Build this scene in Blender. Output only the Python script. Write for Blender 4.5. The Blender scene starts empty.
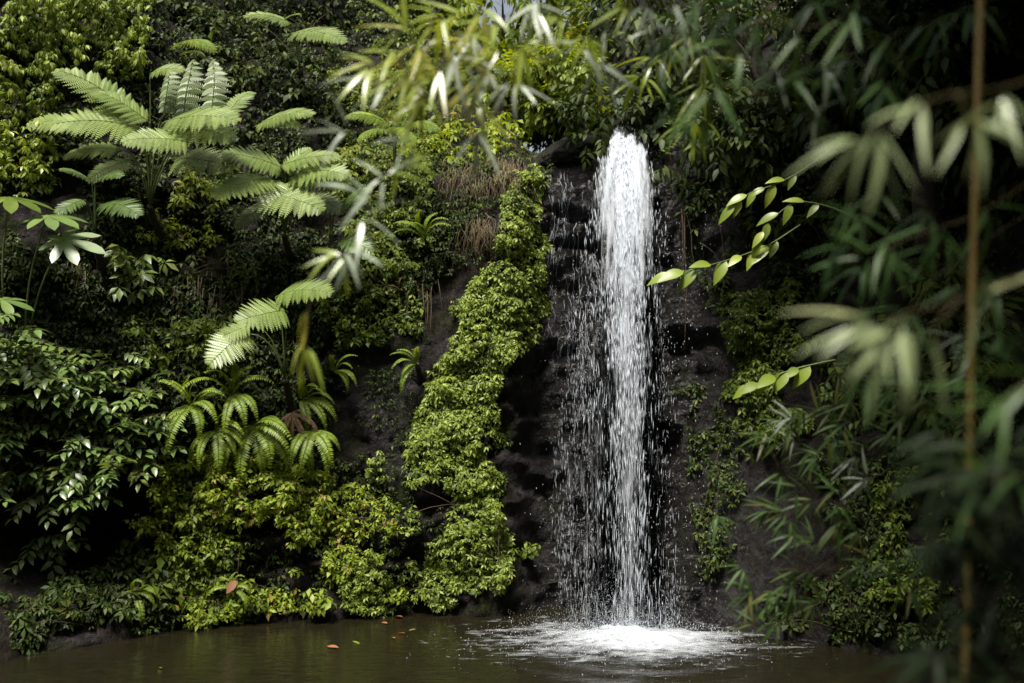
import bpy, math, random
import numpy as np
from mathutils import Vector, Matrix
from mathutils.bvhtree import BVHTree

RS = np.random.RandomState(7)
random.seed(7)
sc = bpy.context.scene
col = sc.collection
F = 1024 * 35 / 36.0
CAM = np.array([0.0, 0.0, 2.2])
PITCH = math.atan(58.5 / F)
cp, sp = math.cos(PITCH), math.sin(PITCH)


def rays(px, py):
    px = np.asarray(px, float); py = np.asarray(py, float)
    a = (px - 512) / F; b = -(py - 341.5) / F
    return np.stack([a, cp - b * sp, sp + b * cp], -1)


def at(px, py, Y):
    d = rays(px, py)
    return CAM + d * (np.asarray(Y, float) / d[..., 1])[..., None]


def nrm(v):
    return v / np.maximum(np.linalg.norm(v, axis=-1, keepdims=True), 1e-9)


# ------------------------------------------------------------------ noise
def _h(i, j, k):
    n = (i * 374761393 + j * 668265263 + k * 2147483647 * 3 + 1013904223).astype(np.int64)
    n = (n ^ (n >> 13)) * 1274126177
    n = n & 0xFFFFFFFF
    n = n ^ (n >> 16)
    return (n & 0xFFFF) / 65535.0


def vnoise(p):
    p = np.asarray(p, float)
    i = np.floor(p).astype(np.int64); f = p - i; u = f * f * (3 - 2 * f)
    r = 0
    for a in (0, 1):
        for b in (0, 1):
            for c in (0, 1):
                w = (u[..., 0] if a else 1 - u[..., 0]) * (u[..., 1] if b else 1 - u[..., 1]) * (u[..., 2] if c else 1 - u[..., 2])
                r = r + w * _h(i[..., 0] + a, i[..., 1] + b, i[..., 2] + c)
    return r


def fbm(p, o=4):
    s, a, t = 0, 1.0, 0
    p = np.asarray(p, float)
    for k in range(o):
        s = s + a * vnoise(p * 2.0 ** k + 17.3 * k); t += a; a *= .5
    return s / t


# ------------------------------------------------------------------ mesh builder
class MB:
    def __init__(self):
        self.v, self.f, self.a, self.n = [], [], [], 0

    def add(self, V, Fs, a=None):
        V = np.asarray(V, float).reshape(-1, 3)
        self.v.append(V)
        for f in Fs:
            self.f.append(np.asarray(f, np.int64) + self.n)
        self.a.append(np.full(len(V), .5) if a is None else np.broadcast_to(np.asarray(a, float), (len(V),)))
        self.n += len(V)
        return self

    def scatter(self, T, P, R, S, A):
        tv, tf = T[0], T[1]
        ta = T[2] if len(T) > 2 else None
        P = np.asarray(P, float); N = len(P)
        if N == 0:
            return self
        S = np.broadcast_to(np.asarray(S, float), (N,)); A = np.broadcast_to(np.asarray(A, float), (N,))
        V = P[:, None, :] + np.einsum('nij,mj->nmi', R, tv) * S[:, None, None]
        m = len(tv); off = (np.arange(N) * m)[:, None, None]
        aa = np.repeat(A, m).reshape(N, m)
        if ta is not None:
            aa = np.clip(aa + ta[None, :], 0, 1)
        self.add(V.reshape(-1, 3), [(f[None] + off).reshape(-1, f.shape[1]) for f in tf], aa.ravel())
        return self

    def tube(self, pts, rad, sides=6, a=.5, cap=True):
        pts = np.asarray(pts, float); n = len(pts)
        rad = np.broadcast_to(np.asarray(rad, float), (n,))
        t = nrm(np.gradient(pts, axis=0))
        ref = np.array([0.31, 0.9, 0.2])
        if abs(np.dot(nrm(t.mean(0)), nrm(ref))) > .9:
            ref = np.array([1., 0, 0.1])
        x = nrm(np.cross(t, ref)); y = np.cross(t, x)
        an = np.arange(sides) * 2 * math.pi / sides
        V = pts[:, None] + rad[:, None, None] * (np.cos(an)[None, :, None] * x[:, None] + np.sin(an)[None, :, None] * y[:, None])
        i, j = np.meshgrid(np.arange(n - 1), np.arange(sides), indexing='ij')
        k = (j + 1) % sides
        q = np.stack([i * sides + j, i * sides + k, (i + 1) * sides + k, (i + 1) * sides + j], -1).reshape(-1, 4)
        fs = [q]
        if cap:
            fs += [np.arange(sides)[None, ::-1], ((n - 1) * sides + np.arange(sides))[None]]
        return self.add(V.reshape(-1, 3), fs, a)

    def mesh(self, name, mat, smooth=True):
        V = np.concatenate(self.v); A = np.concatenate(self.a)
        me = bpy.data.meshes.new(name)
        me.vertices.add(len(V)); me.vertices.foreach_set('co', V.astype(np.float32).ravel())
        lt = np.concatenate([np.full(len(f), f.shape[1]) for f in self.f])
        idx = np.concatenate([f.ravel() for f in self.f])
        me.loops.add(len(idx)); me.loops.foreach_set('vertex_index', idx.astype(np.int32))
        me.polygons.add(len(lt))
        me.polygons.foreach_set('loop_start', np.concatenate([[0], np.cumsum(lt)[:-1]]).astype(np.int32))
        me.update(calc_edges=True)
        me.polygons.foreach_set('use_smooth', np.full(len(lt), smooth))
        at_ = me.attributes.new('v', 'FLOAT', 'POINT'); at_.data.foreach_set('value', A.astype(np.float32))
        me.materials.append(mat)
        return me

    def build(self, name, mat, parent=None, smooth=True, label=None):
        if self.n == 0:
            return None
        o = bpy.data.objects.new(name, self.mesh(name, mat, smooth)); col.objects.link(o)
        if parent is not None:
            o.parent = parent
            o.matrix_parent_inverse = parent.matrix_basis.inverted()
        if label:
            o['label'] = label
        return o


def tag(o, label, cat, group=None):
    o['label'] = label; o['category'] = cat
    if group: o['group'] = group
    return o


def kind(o, k, label=None, cat=None):
    o['kind'] = k
    if label: o['label'] = label
    if cat: o['category'] = cat
    return o


def thing(name, label, cat, loc=(0, 0, 0), group=None):
    o = bpy.data.objects.new(name, None); col.objects.link(o)
    o.location = tuple(map(float, loc)); o.empty_display_size = .1
    return tag(o, label, cat, group)


# ------------------------------------------------------------------ materials
def newmat(name):
    m = bpy.data.materials.new(name); m.use_nodes = True
    nt = m.node_tree; nt.nodes.clear()
    out = nt.nodes.new('ShaderNodeOutputMaterial')
    return m, nt, nt.nodes, nt.links, out


def ramp(nt, stops):
    r = nt.nodes.new('ShaderNodeValToRGB'); e = r.color_ramp.elements
    while len(e) < len(stops): e.new(0.5)
    for x, (p, c) in zip(e, stops):
        x.position = p; x.color = (*c, 1)
    return r


def leafmat(name, cols, rough=.42, trans=.3, spec=.5, tcol=1.25):
    m, nt, N, L, out = newmat(name)
    a = N.new('ShaderNodeAttribute'); a.attribute_name = 'v'
    r = ramp(nt, cols); L.new(a.outputs['Fac'], r.inputs[0])
    geo = N.new('ShaderNodeNewGeometry')
    nz = N.new('ShaderNodeTexNoise'); nz.inputs['Scale'].default_value = 9; nz.inputs['Detail'].default_value = 3
    L.new(geo.outputs['Position'], nz.inputs['Vector'])
    hs = N.new('ShaderNodeHueSaturation'); L.new(r.outputs[0], hs.inputs['Color'])
    mr = N.new('ShaderNodeMapRange'); mr.inputs['To Min'].default_value = .65; mr.inputs['To Max'].default_value = 1.35
    L.new(nz.outputs['Fac'], mr.inputs['Value']); L.new(mr.outputs[0], hs.inputs['Value'])
    p = N.new('ShaderNodeBsdfPrincipled'); L.new(hs.outputs[0], p.inputs['Base Color'])
    p.inputs['Roughness'].default_value = rough; p.inputs['Specular IOR Level'].default_value = spec
    t = N.new('ShaderNodeBsdfTranslucent')
    h2 = N.new('ShaderNodeHueSaturation'); h2.inputs['Hue'].default_value = .475; h2.inputs['Value'].default_value = tcol; h2.inputs['Saturation'].default_value = 1.1
    L.new(hs.outputs[0], h2.inputs['Color']); L.new(h2.outputs[0], t.inputs['Color'])
    mx = N.new('ShaderNodeMixShader'); mx.inputs[0].default_value = trans
    L.new(p.outputs[0], mx.inputs[1]); L.new(t.outputs[0], mx.inputs[2]); L.new(mx.outputs[0], out.inputs[0])
    return m


def simple(name, c1, c2, rough=.8, scale=20, bump=.3, spec=.4):
    m, nt, N, L, out = newmat(name)
    tc = N.new('ShaderNodeTexCoord')
    nz = N.new('ShaderNodeTexNoise'); nz.inputs['Scale'].default_value = scale; nz.inputs['Detail'].default_value = 6
    L.new(tc.outputs['Object'], nz.inputs['Vector'])
    r = ramp(nt, [(.3, c1), (.7, c2)]); L.new(nz.outputs['Fac'], r.inputs[0])
    p = N.new('ShaderNodeBsdfPrincipled'); L.new(r.outputs[0], p.inputs['Base Color'])
    p.inputs['Roughness'].default_value = rough; p.inputs['Specular IOR Level'].default_value = spec
    b = N.new('ShaderNodeBump'); b.inputs['Strength'].default_value = bump; b.inputs['Distance'].default_value = .02
    L.new(nz.outputs['Fac'], b.inputs['Height']); L.new(b.outputs[0], p.inputs['Normal'])
    L.new(p.outputs[0], out.inputs[0])
    return m


M = {}
M['lime'] = leafmat('lime_creeper_leaf', [(0, (.05, .075, .008)), (.5, (.145, .205, .016)), (.88, (.24, .31, .03)), (.985, (.30, .34, .06)), (1, (.26, .17, .06))], .5, .38, .3, 1.5)
M['curtain'] = leafmat('curtain_creeper_leaf', [(0, (.06, .10, .02)), (.5, (.165, .228, .033)), (.88, (.26, .325, .06)), (1, (.32, .38, .12))], .5, .34, .3, 1.4)
M['mid'] = leafmat('mid_green_leaf', [(0, (.035, .055, .009)), (.5, (.085, .13, .016)), (.85, (.15, .20, .025)), (1, (.23, .25, .05))], .5, .34, .28, 1.45)
M['yellow'] = leafmat('yellow_green_leaf', [(0, (.09, .13, .015)), (.5, (.18, .25, .03)), (.85, (.28, .34, .05)), (1, (.36, .34, .10))], .4, .35)
M['dark'] = leafmat('shade_darkened_leaf', [(0, (.010, .017, .003)), (.5, (.026, .044, .007)), (.85, (.055, .08, .013)), (1, (.10, .11, .025))], .55, .2, .2)  # leaf colour lowered so it carries the shade under overhangs
M['broad'] = leafmat('broad_shrub_leaf', [(0, (.04, .07, .016)), (.5, (.085, .14, .035)), (.85, (.14, .205, .05)), (1, (.19, .23, .06))], .36, .25)
M['fern'] = leafmat('tree_fern_leaf', [(0, (.09, .14, .025)), (.5, (.17, .235, .055)), (.85, (.24, .30, .085)), (1, (.30, .33, .11))], .4, .3, .7)
M['fernlad'] = leafmat('young_fern_leaf', [(0, (.05, .09, .015)), (.5, (.10, .15, .03)), (1, (.18, .24, .05))], .45, .35)
M['sword'] = leafmat('sword_fern_leaf', [(0, (.06, .10, .01)), (.5, (.14, .21, .02)), (.85, (.23, .30, .035)), (1, (.30, .28, .05))], .46, .36, .4, 1.5)
M['bamboo'] = leafmat('bamboo_leaf', [(0, (.13, .18, .025)), (.5, (.24, .32, .04)), (.9, (.32, .38, .07)), (1, (.32, .18, .05))], .3, .45, .9, 1.7)
M['bamboo_shaded'] = leafmat('shade_toned_bamboo_leaf', [(0, (.03, .065, .018)), (.5, (.06, .12, .03)), (.9, (.10, .17, .04)), (1, (.28, .13, .04))], .42, .3, .4, 1.4)  # bamboo leaf again, its colour darkened as if in shade
M['sky_sheen'] = leafmat('sky_sheen_bamboo_leaf', [(0, (.18, .23, .15)), (.5, (.28, .33, .24)), (1, (.38, .42, .33))], .33, .2, .9)  # sky sheen put into the colour, besides the glaucous leaf underside
M['shade'] = leafmat('shade_blackened_leaf', [(0, (.008, .016, .005)), (.5, (.018, .034, .010)), (1, (.04, .06, .018))], .6, .2, .2)  # leaf colour taken near black to stand for deep shade
M['bamboo_sheen'] = leafmat('sheen_paled_bamboo_leaf', [(0, (.14, .19, .08)), (.5, (.23, .29, .13)), (.9, (.31, .37, .18)), (1, (.30, .24, .10))], .36, .25, 1.0)  # bamboo leaf again, its colour paled to carry sky sheen
M['pale'] = leafmat('pale_palmate_leaf', [(0, (.14, .19, .10)), (.5, (.20, .26, .14)), (1, (.26, .32, .17))], .4, .2, .6)
M['moss'] = leafmat('moss_blade', [(0, (.05, .07, .012)), (.5, (.12, .15, .02)), (1, (.22, .22, .04))], .7, .3)
M['dry'] = leafmat('dry_grass_blade', [(0, (.035, .024, .012)), (.5, (.085, .058, .028)), (1, (.17, .125, .06))], .8, .2)
M['brownfrond'] = leafmat('withered_frond', [(0, (.05, .026, .012)), (.5, (.10, .055, .024)), (1, (.18, .11, .045))], .75, .2)
M['orange'] = leafmat('fallen_orange_leaf', [(0, (.16, .065, .025)), (.5, (.26, .11, .05)), (1, (.33, .18, .08))], .55, .2)
M['bark'] = simple('stem_bark', (.03, .02, .013), (.09, .06, .035), .85, 25, .5)
M['darkbark'] = simple('dark_fern_trunk', (.008, .006, .004), (.035, .024, .015), .9, 40, .9)
M['greenstem'] = simple('green_stem', (.05, .08, .02), (.10, .13, .04), .6, 15, .2)
M['culm'] = simple('ochre_bamboo_culm', (.10, .068, .018), (.17, .12, .036), .45, 8, .1)
M['culm_dark'] = simple('olive_bamboo_culm', (.05, .05, .015), (.11, .09, .03), .5, 8, .1)
M['twig'] = simple('ochre_twig', (.05, .04, .013), (.10, .075, .024), .6, 20, .1)


def cliffmat():
    m, nt, N, L, out = newmat('wet_cliff_rock')
    geo = N.new('ShaderNodeNewGeometry')
    P = geo.outputs['Position']
    def noise(s, d=6, rough=.6, vec=P):
        n = N.new('ShaderNodeTexNoise'); n.inputs['Scale'].default_value = s; n.inputs['Detail'].default_value = d
        n.inputs['Roughness'].default_value = rough; L.new(vec, n.inputs['Vector']); return n.outputs['Fac']
    n1, n2, n3 = noise(1.7), noise(9), noise(34, 4)
    dry = ramp(nt, [(.3, (.012, .010, .010)), (.55, (.036, .030, .031)), (.78, (.085, .072, .076))]); L.new(n2, dry.inputs[0])
    rock = ramp(nt, [(.3, (.003, .0026, .0026)), (.55, (.009, .0078, .008)), (.75, (.032, .027, .029))]); L.new(n2, rock.inputs[0])
    soil = ramp(nt, [(.35, (.007, .005, .003)), (.7, (.036, .027, .017))]); L.new(n2, soil.inputs[0])
    moss = ramp(nt, [(.35, (.008, .012, .003)), (.7, (.04, .052, .009))]); L.new(n3, moss.inputs[0])
    mr1 = N.new('ShaderNodeMapRange'); mr1.inputs['From Min'].default_value = .45; mr1.inputs['From Max'].default_value = .6; L.new(n1, mr1.inputs['Value'])
    mix1 = N.new('ShaderNodeMix'); mix1.data_type = 'RGBA'; L.new(mr1.outputs[0], mix1.inputs[0]); L.new(dry.outputs[0], mix1.inputs[6]); L.new(soil.outputs[0], mix1.inputs[7])
    # the wet strip round the fall keeps bare rock; elsewhere moss takes hold
    sx = N.new('ShaderNodeSeparateXYZ'); L.new(P, sx.inputs[0])
    wet = N.new('ShaderNodeAttribute'); wet.attribute_name = 'v'
    inv = N.new('ShaderNodeMath'); inv.operation = 'SUBTRACT'; inv.inputs[0].default_value = 1; L.new(wet.outputs['Fac'], inv.inputs[1])
    n4 = noise(3.1, 8, .7)
    mr2 = N.new('ShaderNodeMapRange'); mr2.inputs['From Min'].default_value = .5; mr2.inputs['From Max'].default_value = .62; L.new(n4, mr2.inputs['Value'])
    mm = N.new('ShaderNodeMath'); mm.operation = 'MULTIPLY'; L.new(mr2.outputs[0], mm.inputs[0]); L.new(inv.outputs[0], mm.inputs[1])
    w2 = N.new('ShaderNodeMix'); w2.data_type = 'RGBA'; L.new(wet.outputs['Fac'], w2.inputs[0]); L.new(mix1.outputs[2], w2.inputs[6]); L.new(rock.outputs[0], w2.inputs[7])
    mix2 = N.new('ShaderNodeMix'); mix2.data_type = 'RGBA'; L.new(mm.outputs[0], mix2.inputs[0]); L.new(w2.outputs[2], mix2.inputs[6]); L.new(moss.outputs[0], mix2.inputs[7])
    p = N.new('ShaderNodeBsdfPrincipled'); L.new(mix2.outputs[2], p.inputs['Base Color'])
    mr3 = N.new('ShaderNodeMapRange'); mr3.inputs['To Min'].default_value = .75; mr3.inputs['To Max'].default_value = .16; L.new(wet.outputs['Fac'], mr3.inputs['Value']); L.new(mr3.outputs[0], p.inputs['Roughness'])
    mrs = N.new('ShaderNodeMapRange'); mrs.inputs['To Min'].default_value = .12; mrs.inputs['To Max'].default_value = .6; L.new(wet.outputs['Fac'], mrs.inputs['Value']); L.new(mrs.outputs[0], p.inputs['Specular IOR Level'])
    mp = N.new('ShaderNodeMapping'); mp.inputs['Scale'].default_value = (1.5, 1.5, .7); L.new(P, mp.inputs[0])
    nb = noise(7, 9, .68, mp.outputs[0])
    vo = N.new('ShaderNodeTexVoronoi'); vo.inputs['Scale'].default_value = 9; L.new(P, vo.inputs['Vector'])
    ad0 = N.new('ShaderNodeMath'); ad0.operation = 'MULTIPLY_ADD'; ad0.inputs[1].default_value = .12; L.new(vo.outputs['Distance'], ad0.inputs[0]); L.new(nb, ad0.inputs[2])
    nf = noise(38, 5, .6, mp.outputs[0])
    ad = N.new('ShaderNodeMath'); ad.operation = 'MULTIPLY_ADD'; ad.inputs[1].default_value = .22; L.new(nf, ad.inputs[0]); L.new(ad0.outputs[0], ad.inputs[2])
    b = N.new('ShaderNodeBump'); b.inputs['Strength'].default_value = 1.0; b.inputs['Distance'].default_value = .3
    L.new(ad.outputs[0], b.inputs['Height']); L.new(b.outputs[0], p.inputs['Normal'])
    L.new(p.outputs[0], out.inputs[0])
    return m


def watermat():
    m, nt, N, L, out = newmat('murky_pool_water')
    geo = N.new('ShaderNodeNewGeometry')
    n = N.new('ShaderNodeTexNoise'); n.inputs['Scale'].default_value = 5; n.inputs['Detail'].default_value = 4
    mp = N.new('ShaderNodeMapping'); mp.inputs['Scale'].default_value = (1, 2.4, 1); L.new(geo.outputs['Position'], mp.inputs[0]); L.new(mp.outputs[0], n.inputs['Vector'])
    n2 = N.new('ShaderNodeTexNoise'); n2.inputs['Scale'].default_value = 17; n2.inputs['Detail'].default_value = 3; L.new(mp.outputs[0], n2.inputs['Vector'])
    ad = N.new('ShaderNodeMath'); ad.operation = 'MULTIPLY_ADD'; ad.inputs[1].default_value = .35; L.new(n2.outputs['Fac'], ad.inputs[0]); L.new(n.outputs['Fac'], ad.inputs[2])
    b = N.new('ShaderNodeBump'); b.inputs['Strength'].default_value = .3; b.inputs['Distance'].default_value = .03; L.new(ad.outputs[0], b.inputs['Height'])
    r = ramp(nt, [(.3, (.007, .0062, .003)), (.7, (.012, .0102, .005))]); L.new(n.outputs['Fac'], r.inputs[0])
    p = N.new('ShaderNodeBsdfPrincipled'); L.new(r.outputs[0], p.inputs['Base Color'])
    p.inputs['Roughness'].default_value = .04; p.inputs['IOR'].default_value = 1.33
    L.new(b.outputs[0], p.inputs['Normal']); L.new(p.outputs[0], out.inputs[0])
    return m


def whitewater():
    m, nt, N, L, out = newmat('white_water')
    p = N.new('ShaderNodeBsdfPrincipled'); p.inputs['Base Color'].default_value = (.72, .76, .81, 1); p.inputs['Roughness'].default_value = .45; p.inputs['IOR'].default_value = 1.33
    t = N.new('ShaderNodeBsdfTranslucent'); t.inputs['Color'].default_value = (.74, .78, .83, 1)
    mx = N.new('ShaderNodeMixShader'); mx.inputs[0].default_value = .6
    L.new(p.outputs[0], mx.inputs[1]); L.new(t.outputs[0], mx.inputs[2]); L.new(mx.outputs[0], out.inputs[0])
    return m


def foammat():
    m, nt, N, L, out = newmat('churned_foam')
    a = N.new('ShaderNodeAttribute'); a.attribute_name = 'v'
    geo = N.new('ShaderNodeNewGeometry')
    n = N.new('ShaderNodeTexNoise'); n.inputs['Scale'].default_value = 9; n.inputs['Detail'].default_value = 10; n.inputs['Roughness'].default_value = .72
    mp = N.new('ShaderNodeMapping'); mp.inputs['Scale'].default_value = (.8, 1.7, 1); L.new(geo.outputs['Position'], mp.inputs[0]); L.new(mp.outputs[0], n.inputs['Vector'])
    nb_ = N.new('ShaderNodeTexNoise'); nb_.inputs['Scale'].default_value = 2.6; nb_.inputs['Detail'].default_value = 4; L.new(mp.outputs[0], nb_.inputs['Vector'])
    s0 = N.new('ShaderNodeMath'); s0.operation = 'MULTIPLY_ADD'; s0.inputs[1].default_value = .7; s0.inputs[2].default_value = -.35; L.new(nb_.outputs['Fac'], s0.inputs[0])
    s1 = N.new('ShaderNodeMath'); s1.operation = 'ADD'; L.new(s0.outputs[0], s1.inputs[0]); L.new(n.outputs['Fac'], s1.inputs[1])
    s = N.new('ShaderNodeMath'); s.operation = 'ADD'; L.new(s1.outputs[0], s.inputs[0]); L.new(a.outputs['Fac'], s.inputs[1])
    mr = N.new('ShaderNodeMapRange'); mr.inputs['From Min'].default_value = .60; mr.inputs['From Max'].default_value = 1.28; L.new(s.outputs[0], mr.inputs['Value'])
    p = N.new('ShaderNodeBsdfPrincipled'); p.inputs['Base Color'].default_value = (.62, .65, .69, 1); p.inputs['Roughness'].default_value = .5
    t = N.new('ShaderNodeBsdfTransparent')
    mx = N.new('ShaderNodeMixShader'); L.new(mr.outputs[0], mx.inputs[0]); L.new(t.outputs[0], mx.inputs[1]); L.new(p.outputs[0], mx.inputs[2]); L.new(mx.outputs[0], out.inputs[0])
    return m


def filmmat():
    m, nt, N, L, out = newmat('water_film')
    a = N.new('ShaderNodeAttribute'); a.attribute_name = 'v'
    geo = N.new('ShaderNodeNewGeometry')
    mp = N.new('ShaderNodeMapping'); mp.inputs['Scale'].default_value = (34, 5, 2.6); L.new(geo.outputs['Position'], mp.inputs[0])
    n = N.new('ShaderNodeTexNoise'); n.inputs['Scale'].default_value = 1; n.inputs['Detail'].default_value = 6; n.inputs['Roughness'].default_value = .65; L.new(mp.outputs[0], n.inputs['Vector'])
    s_ = N.new('ShaderNodeMath'); s_.operation = 'ADD'; L.new(n.outputs['Fac'], s_.inputs[0]); L.new(a.outputs['Fac'], s_.inputs[1])
    mr = N.new('ShaderNodeMapRange'); mr.inputs['From Min'].default_value = .62; mr.inputs['From Max'].default_value = 1.0; mr.inputs['To Max'].default_value = .85; L.new(s_.outputs[0], mr.inputs['Value'])
    p = N.new('ShaderNodeBsdfDiffuse'); p.inputs['Color'].default_value = (.72, .76, .81, 1)
    tl = N.new('ShaderNodeBsdfTranslucent'); tl.inputs['Color'].default_value = (.74, .78, .83, 1)
    m0 = N.new('ShaderNodeMixShader'); m0.inputs[0].default_value = .45; L.new(p.outputs[0], m0.inputs[1]); L.new(tl.outputs[0], m0.inputs[2])
    t = N.new('ShaderNodeBsdfTransparent')
    mx = N.new('ShaderNodeMixShader'); L.new(mr.outputs[0], mx.inputs[0]); L.new(t.outputs[0], mx.inputs[1]); L.new(m0.outputs[0], mx.inputs[2]); L.new(mx.outputs[0], out.inputs[0])
    return m


M['film'] = filmmat()
M['cliff'] = cliffmat(); M['water'] = watermat(); M['white'] = whitewater(); M['foam'] = foammat()
M['ground'] = simple('forest_floor', (.012, .014, .006), (.035, .04, .014), .9, 3, .6)

# ------------------------------------------------------------------ leaf templates: along +Y, normal +Z
def leafT(w=.3, segs=4, fold=.25, droop=.15, peak=.4, k=1.0):
    t = np.linspace(0, 1, segs + 1)
    h = w * .5 * np.where(t < peak, np.sin(t / peak * math.pi / 2) ** .8, np.cos((t - peak) / (1 - peak) * math.pi / 2) ** k)
    mid = np.stack([0 * t, t, -droop * t ** 2], -1)
    Lf = mid + np.stack([-h, 0 * t, fold * h], -1); Rt = mid + np.stack([h, 0 * t, fold * h], -1)
    V = np.concatenate([mid, Lf[1:-1], Rt[1:-1]])
    n = segs + 1; l = lambda i: n + i - 1; r = lambda i: n + segs - 1 + i - 1
    tri = [(0, 1, l(1)), (0, r(1), 1), (segs - 1, segs, l(segs - 1)), (segs - 1, r(segs - 1), segs)]
    quad = []
    for i in range(1, segs - 1):
        quad += [(i, i + 1, l(i + 1), l(i)), (i, r(i), r(i + 1), i + 1)]
    fs = [np.array(tri)]
    if quad: fs.append(np.array(quad))
    return V, fs


def rotz(a): c, s = math.cos(a), math.sin(a); return np.array([[c, -s, 0], [s, c, 0], [0, 0, 1]])
def rotx(a): c, s = math.cos(a), math.sin(a); return np.array([[1, 0, 0], [0, c, -s], [0, s, c]])
def roty(a): c, s = math.cos(a), math.sin(a); return np.array([[c, 0, s], [0, 1, 0], [-s, 0, c]])


def combine(items):
    V, Fs, A, n = [], {}, [], 0
    for (tv, tf), R, s, o, a in items:
        V.append(tv @ R.T * s + o); A.append(np.full(len(tv), a))
        for f in tf: Fs.setdefault(f.shape[1], []).append(f + n)
        n += len(tv)
    return np.concatenate(V), [np.concatenate(f) for f in Fs.values()], np.concatenate(A)


def sprigT(k=5, w=.42, segs=2, tilt=-.5, spread=2 * math.pi, fold=.3, droop=.25, seed=0, jit=.25, stem=.1):
    r = np.random.RandomState(seed); it = []
    for i in range(k):
        a = spread * (i / k if spread > 6 else (i / (k - 1) - .5)) + r.uniform(-jit, jit)
        R = rotz(a) @ rotx(tilt + r.uniform(-jit, jit))
        s = r.uniform(.75, 1.1)
        it.append((leafT(w, segs, fold, droop), R, s, R @ np.array([0, stem, 0]), r.uniform(-.12, .12)))
    return combine(it)


def twigT(n=7, w=.38, segs=2, seed=0, tilt=-.35, size=.45):
    """a twig with alternate leaves along +Y"""
    r = np.random.RandomState(seed); it = []
    for i in range(n):
        t = (i + .5) / n; side = 1 if i % 2 else -1
        R = rotz(side * r.uniform(.7, 1.2) * (1 - .7 * (i == n - 1))) @ rotx(tilt + r.uniform(-.3, .3)) @ roty(r.uniform(-.3, .3))
        it.append((leafT(w, segs, .25, .3), R, size * r.uniform(.8, 1.15), np.array([0, t, -.12 * t * t]), r.uniform(-.12, .12)))
    return combine(it)


SPRIG = [sprigT(5, .45, 2, -.45, seed=i) for i in range(4)]
WHORL = [sprigT(6, .42, 2, -.8, seed=i + 10, droop=.35) for i in range(4)]          # drooping rosettes
TRI = [sprigT(3, .62, 2, -.5, seed=i + 20, droop=.3) for i in range(4)]
TWIG = [twigT(7, .42, 3, i) for i in range(4)]
TWIGN = [twigT(8, .26, 3, i + 30) for i in range(4)]
BLADE = [(leafT(.07, 3, .2, .5)[0], leafT(.07, 3, .2, .5)[1])]


def frames(up, n, spin=None, fwd=None):
    """rotation matrices with local Z = up and local Y = fwd projected (or random spin)"""
    up = nrm(up)
    if fwd is None:
        fwd = RS.normal(size=(n, 3))
    y = fwd - up * (fwd * up).sum(-1, keepdims=True); y = nrm(y)
    x = np.cross(y, up)
    return np.stack([x, y, up], -1)


def dirframes(d, up):
    """local Y = d, Z as near to up as it goes"""
    d = nrm(d); x = np.cross(d, np.broadcast_to(up, d.shape)); x = nrm(x); z = np.cross(x, d)
    return np.stack([x, d, z], -1)


# ------------------------------------------------------------------ cliff
xs = np.array([-9, -6.5, -5, -4, -3, -2, -1, -.4, .05, .30, .7, 1.15, 1.8, 2.5, 3.5, 5, 6.5, 9.])
zs = np.array([-.8, 0, 1, 2, 3, 4, 4.7, 5.2, 6, 7, 9.5])
TB = np.array([
    # -9  -6.5  -5   -4    -3   -2    -1    -.4   .05   .30   .7   1.15  1.8  2.5  3.5   5   6.5  9
    [3.2, 6.0, 8.0, 8.8, 9.6, 10.0, 10.3, 10.4, 10.45, 10.75, 10.6, 10.3, 9.9, 9.2, 8.4, 6.9, 5.2, 2.6],
    [3.3, 6.1, 8.1, 8.9, 9.8, 10.1, 10.4, 10.4, 10.5, 10.8, 10.65, 10.35, 10., 9.3, 8.5, 7.0, 5.3, 2.7],
    [3.5, 6.6, 8.8, 9.6, 10.05, 10.3, 10.45, 10.4, 10.5, 10.9, 10.75, 10.5, 10.2, 9.6, 8.8, 7.3, 5.6, 2.9],
    [3.7, 6.9, 9.1, 9.8, 10.2, 10.6, 10.65, 10.4, 10.45, 10.95, 10.85, 10.65, 10.4, 9.9, 9.1, 7.6, 5.8, 3.1],
    [4.0, 7.2, 9.3, 10., 10.5, 10.8, 10.85, 10.45, 10.25, 10.9, 10.9, 10.8, 10.5, 10.1, 9.3, 7.8, 6.0, 3.3],
    [4.3, 7.5, 9.6, 10.4, 10.9, 11.2, 11.2, 10.7, 10.4, 10.95, 10.95, 10.9, 10.6, 10.2, 9.4, 7.9, 6.1, 3.4],
    [4.5, 7.8, 9.8, 10.6, 11.2, 11.6, 11.6, 11.1, 10.8, 11.05, 11.05, 11.0, 10.7, 10.25, 9.5, 8.0, 6.2, 3.5],
    [4.7, 8.0, 10., 10.9, 11.5, 12., 12., 11.7, 11.6, 12.0, 11.6, 11.3, 10.9, 10.3, 9.55, 8.1, 6.3, 3.6],
    [5.0, 8.4, 10.3, 11.3, 12., 12.5, 12.7, 13., 13.8, 16., 16., 15., 12.0, 10.6, 9.7, 8.3, 6.5, 3.8],
    [5.5, 9.0, 10.8, 12., 12.8, 13.4, 14., 15.5, 18., 23., 23., 20., 14., 11.2, 10., 8.6, 6.8, 4.1],
    [7.0, 10.5, 12.3, 13.5, 14.5, 16., 17., 20., 26., 38., 38., 32., 18., 13., 11., 9.6, 7.6, 5.0],
])


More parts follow.
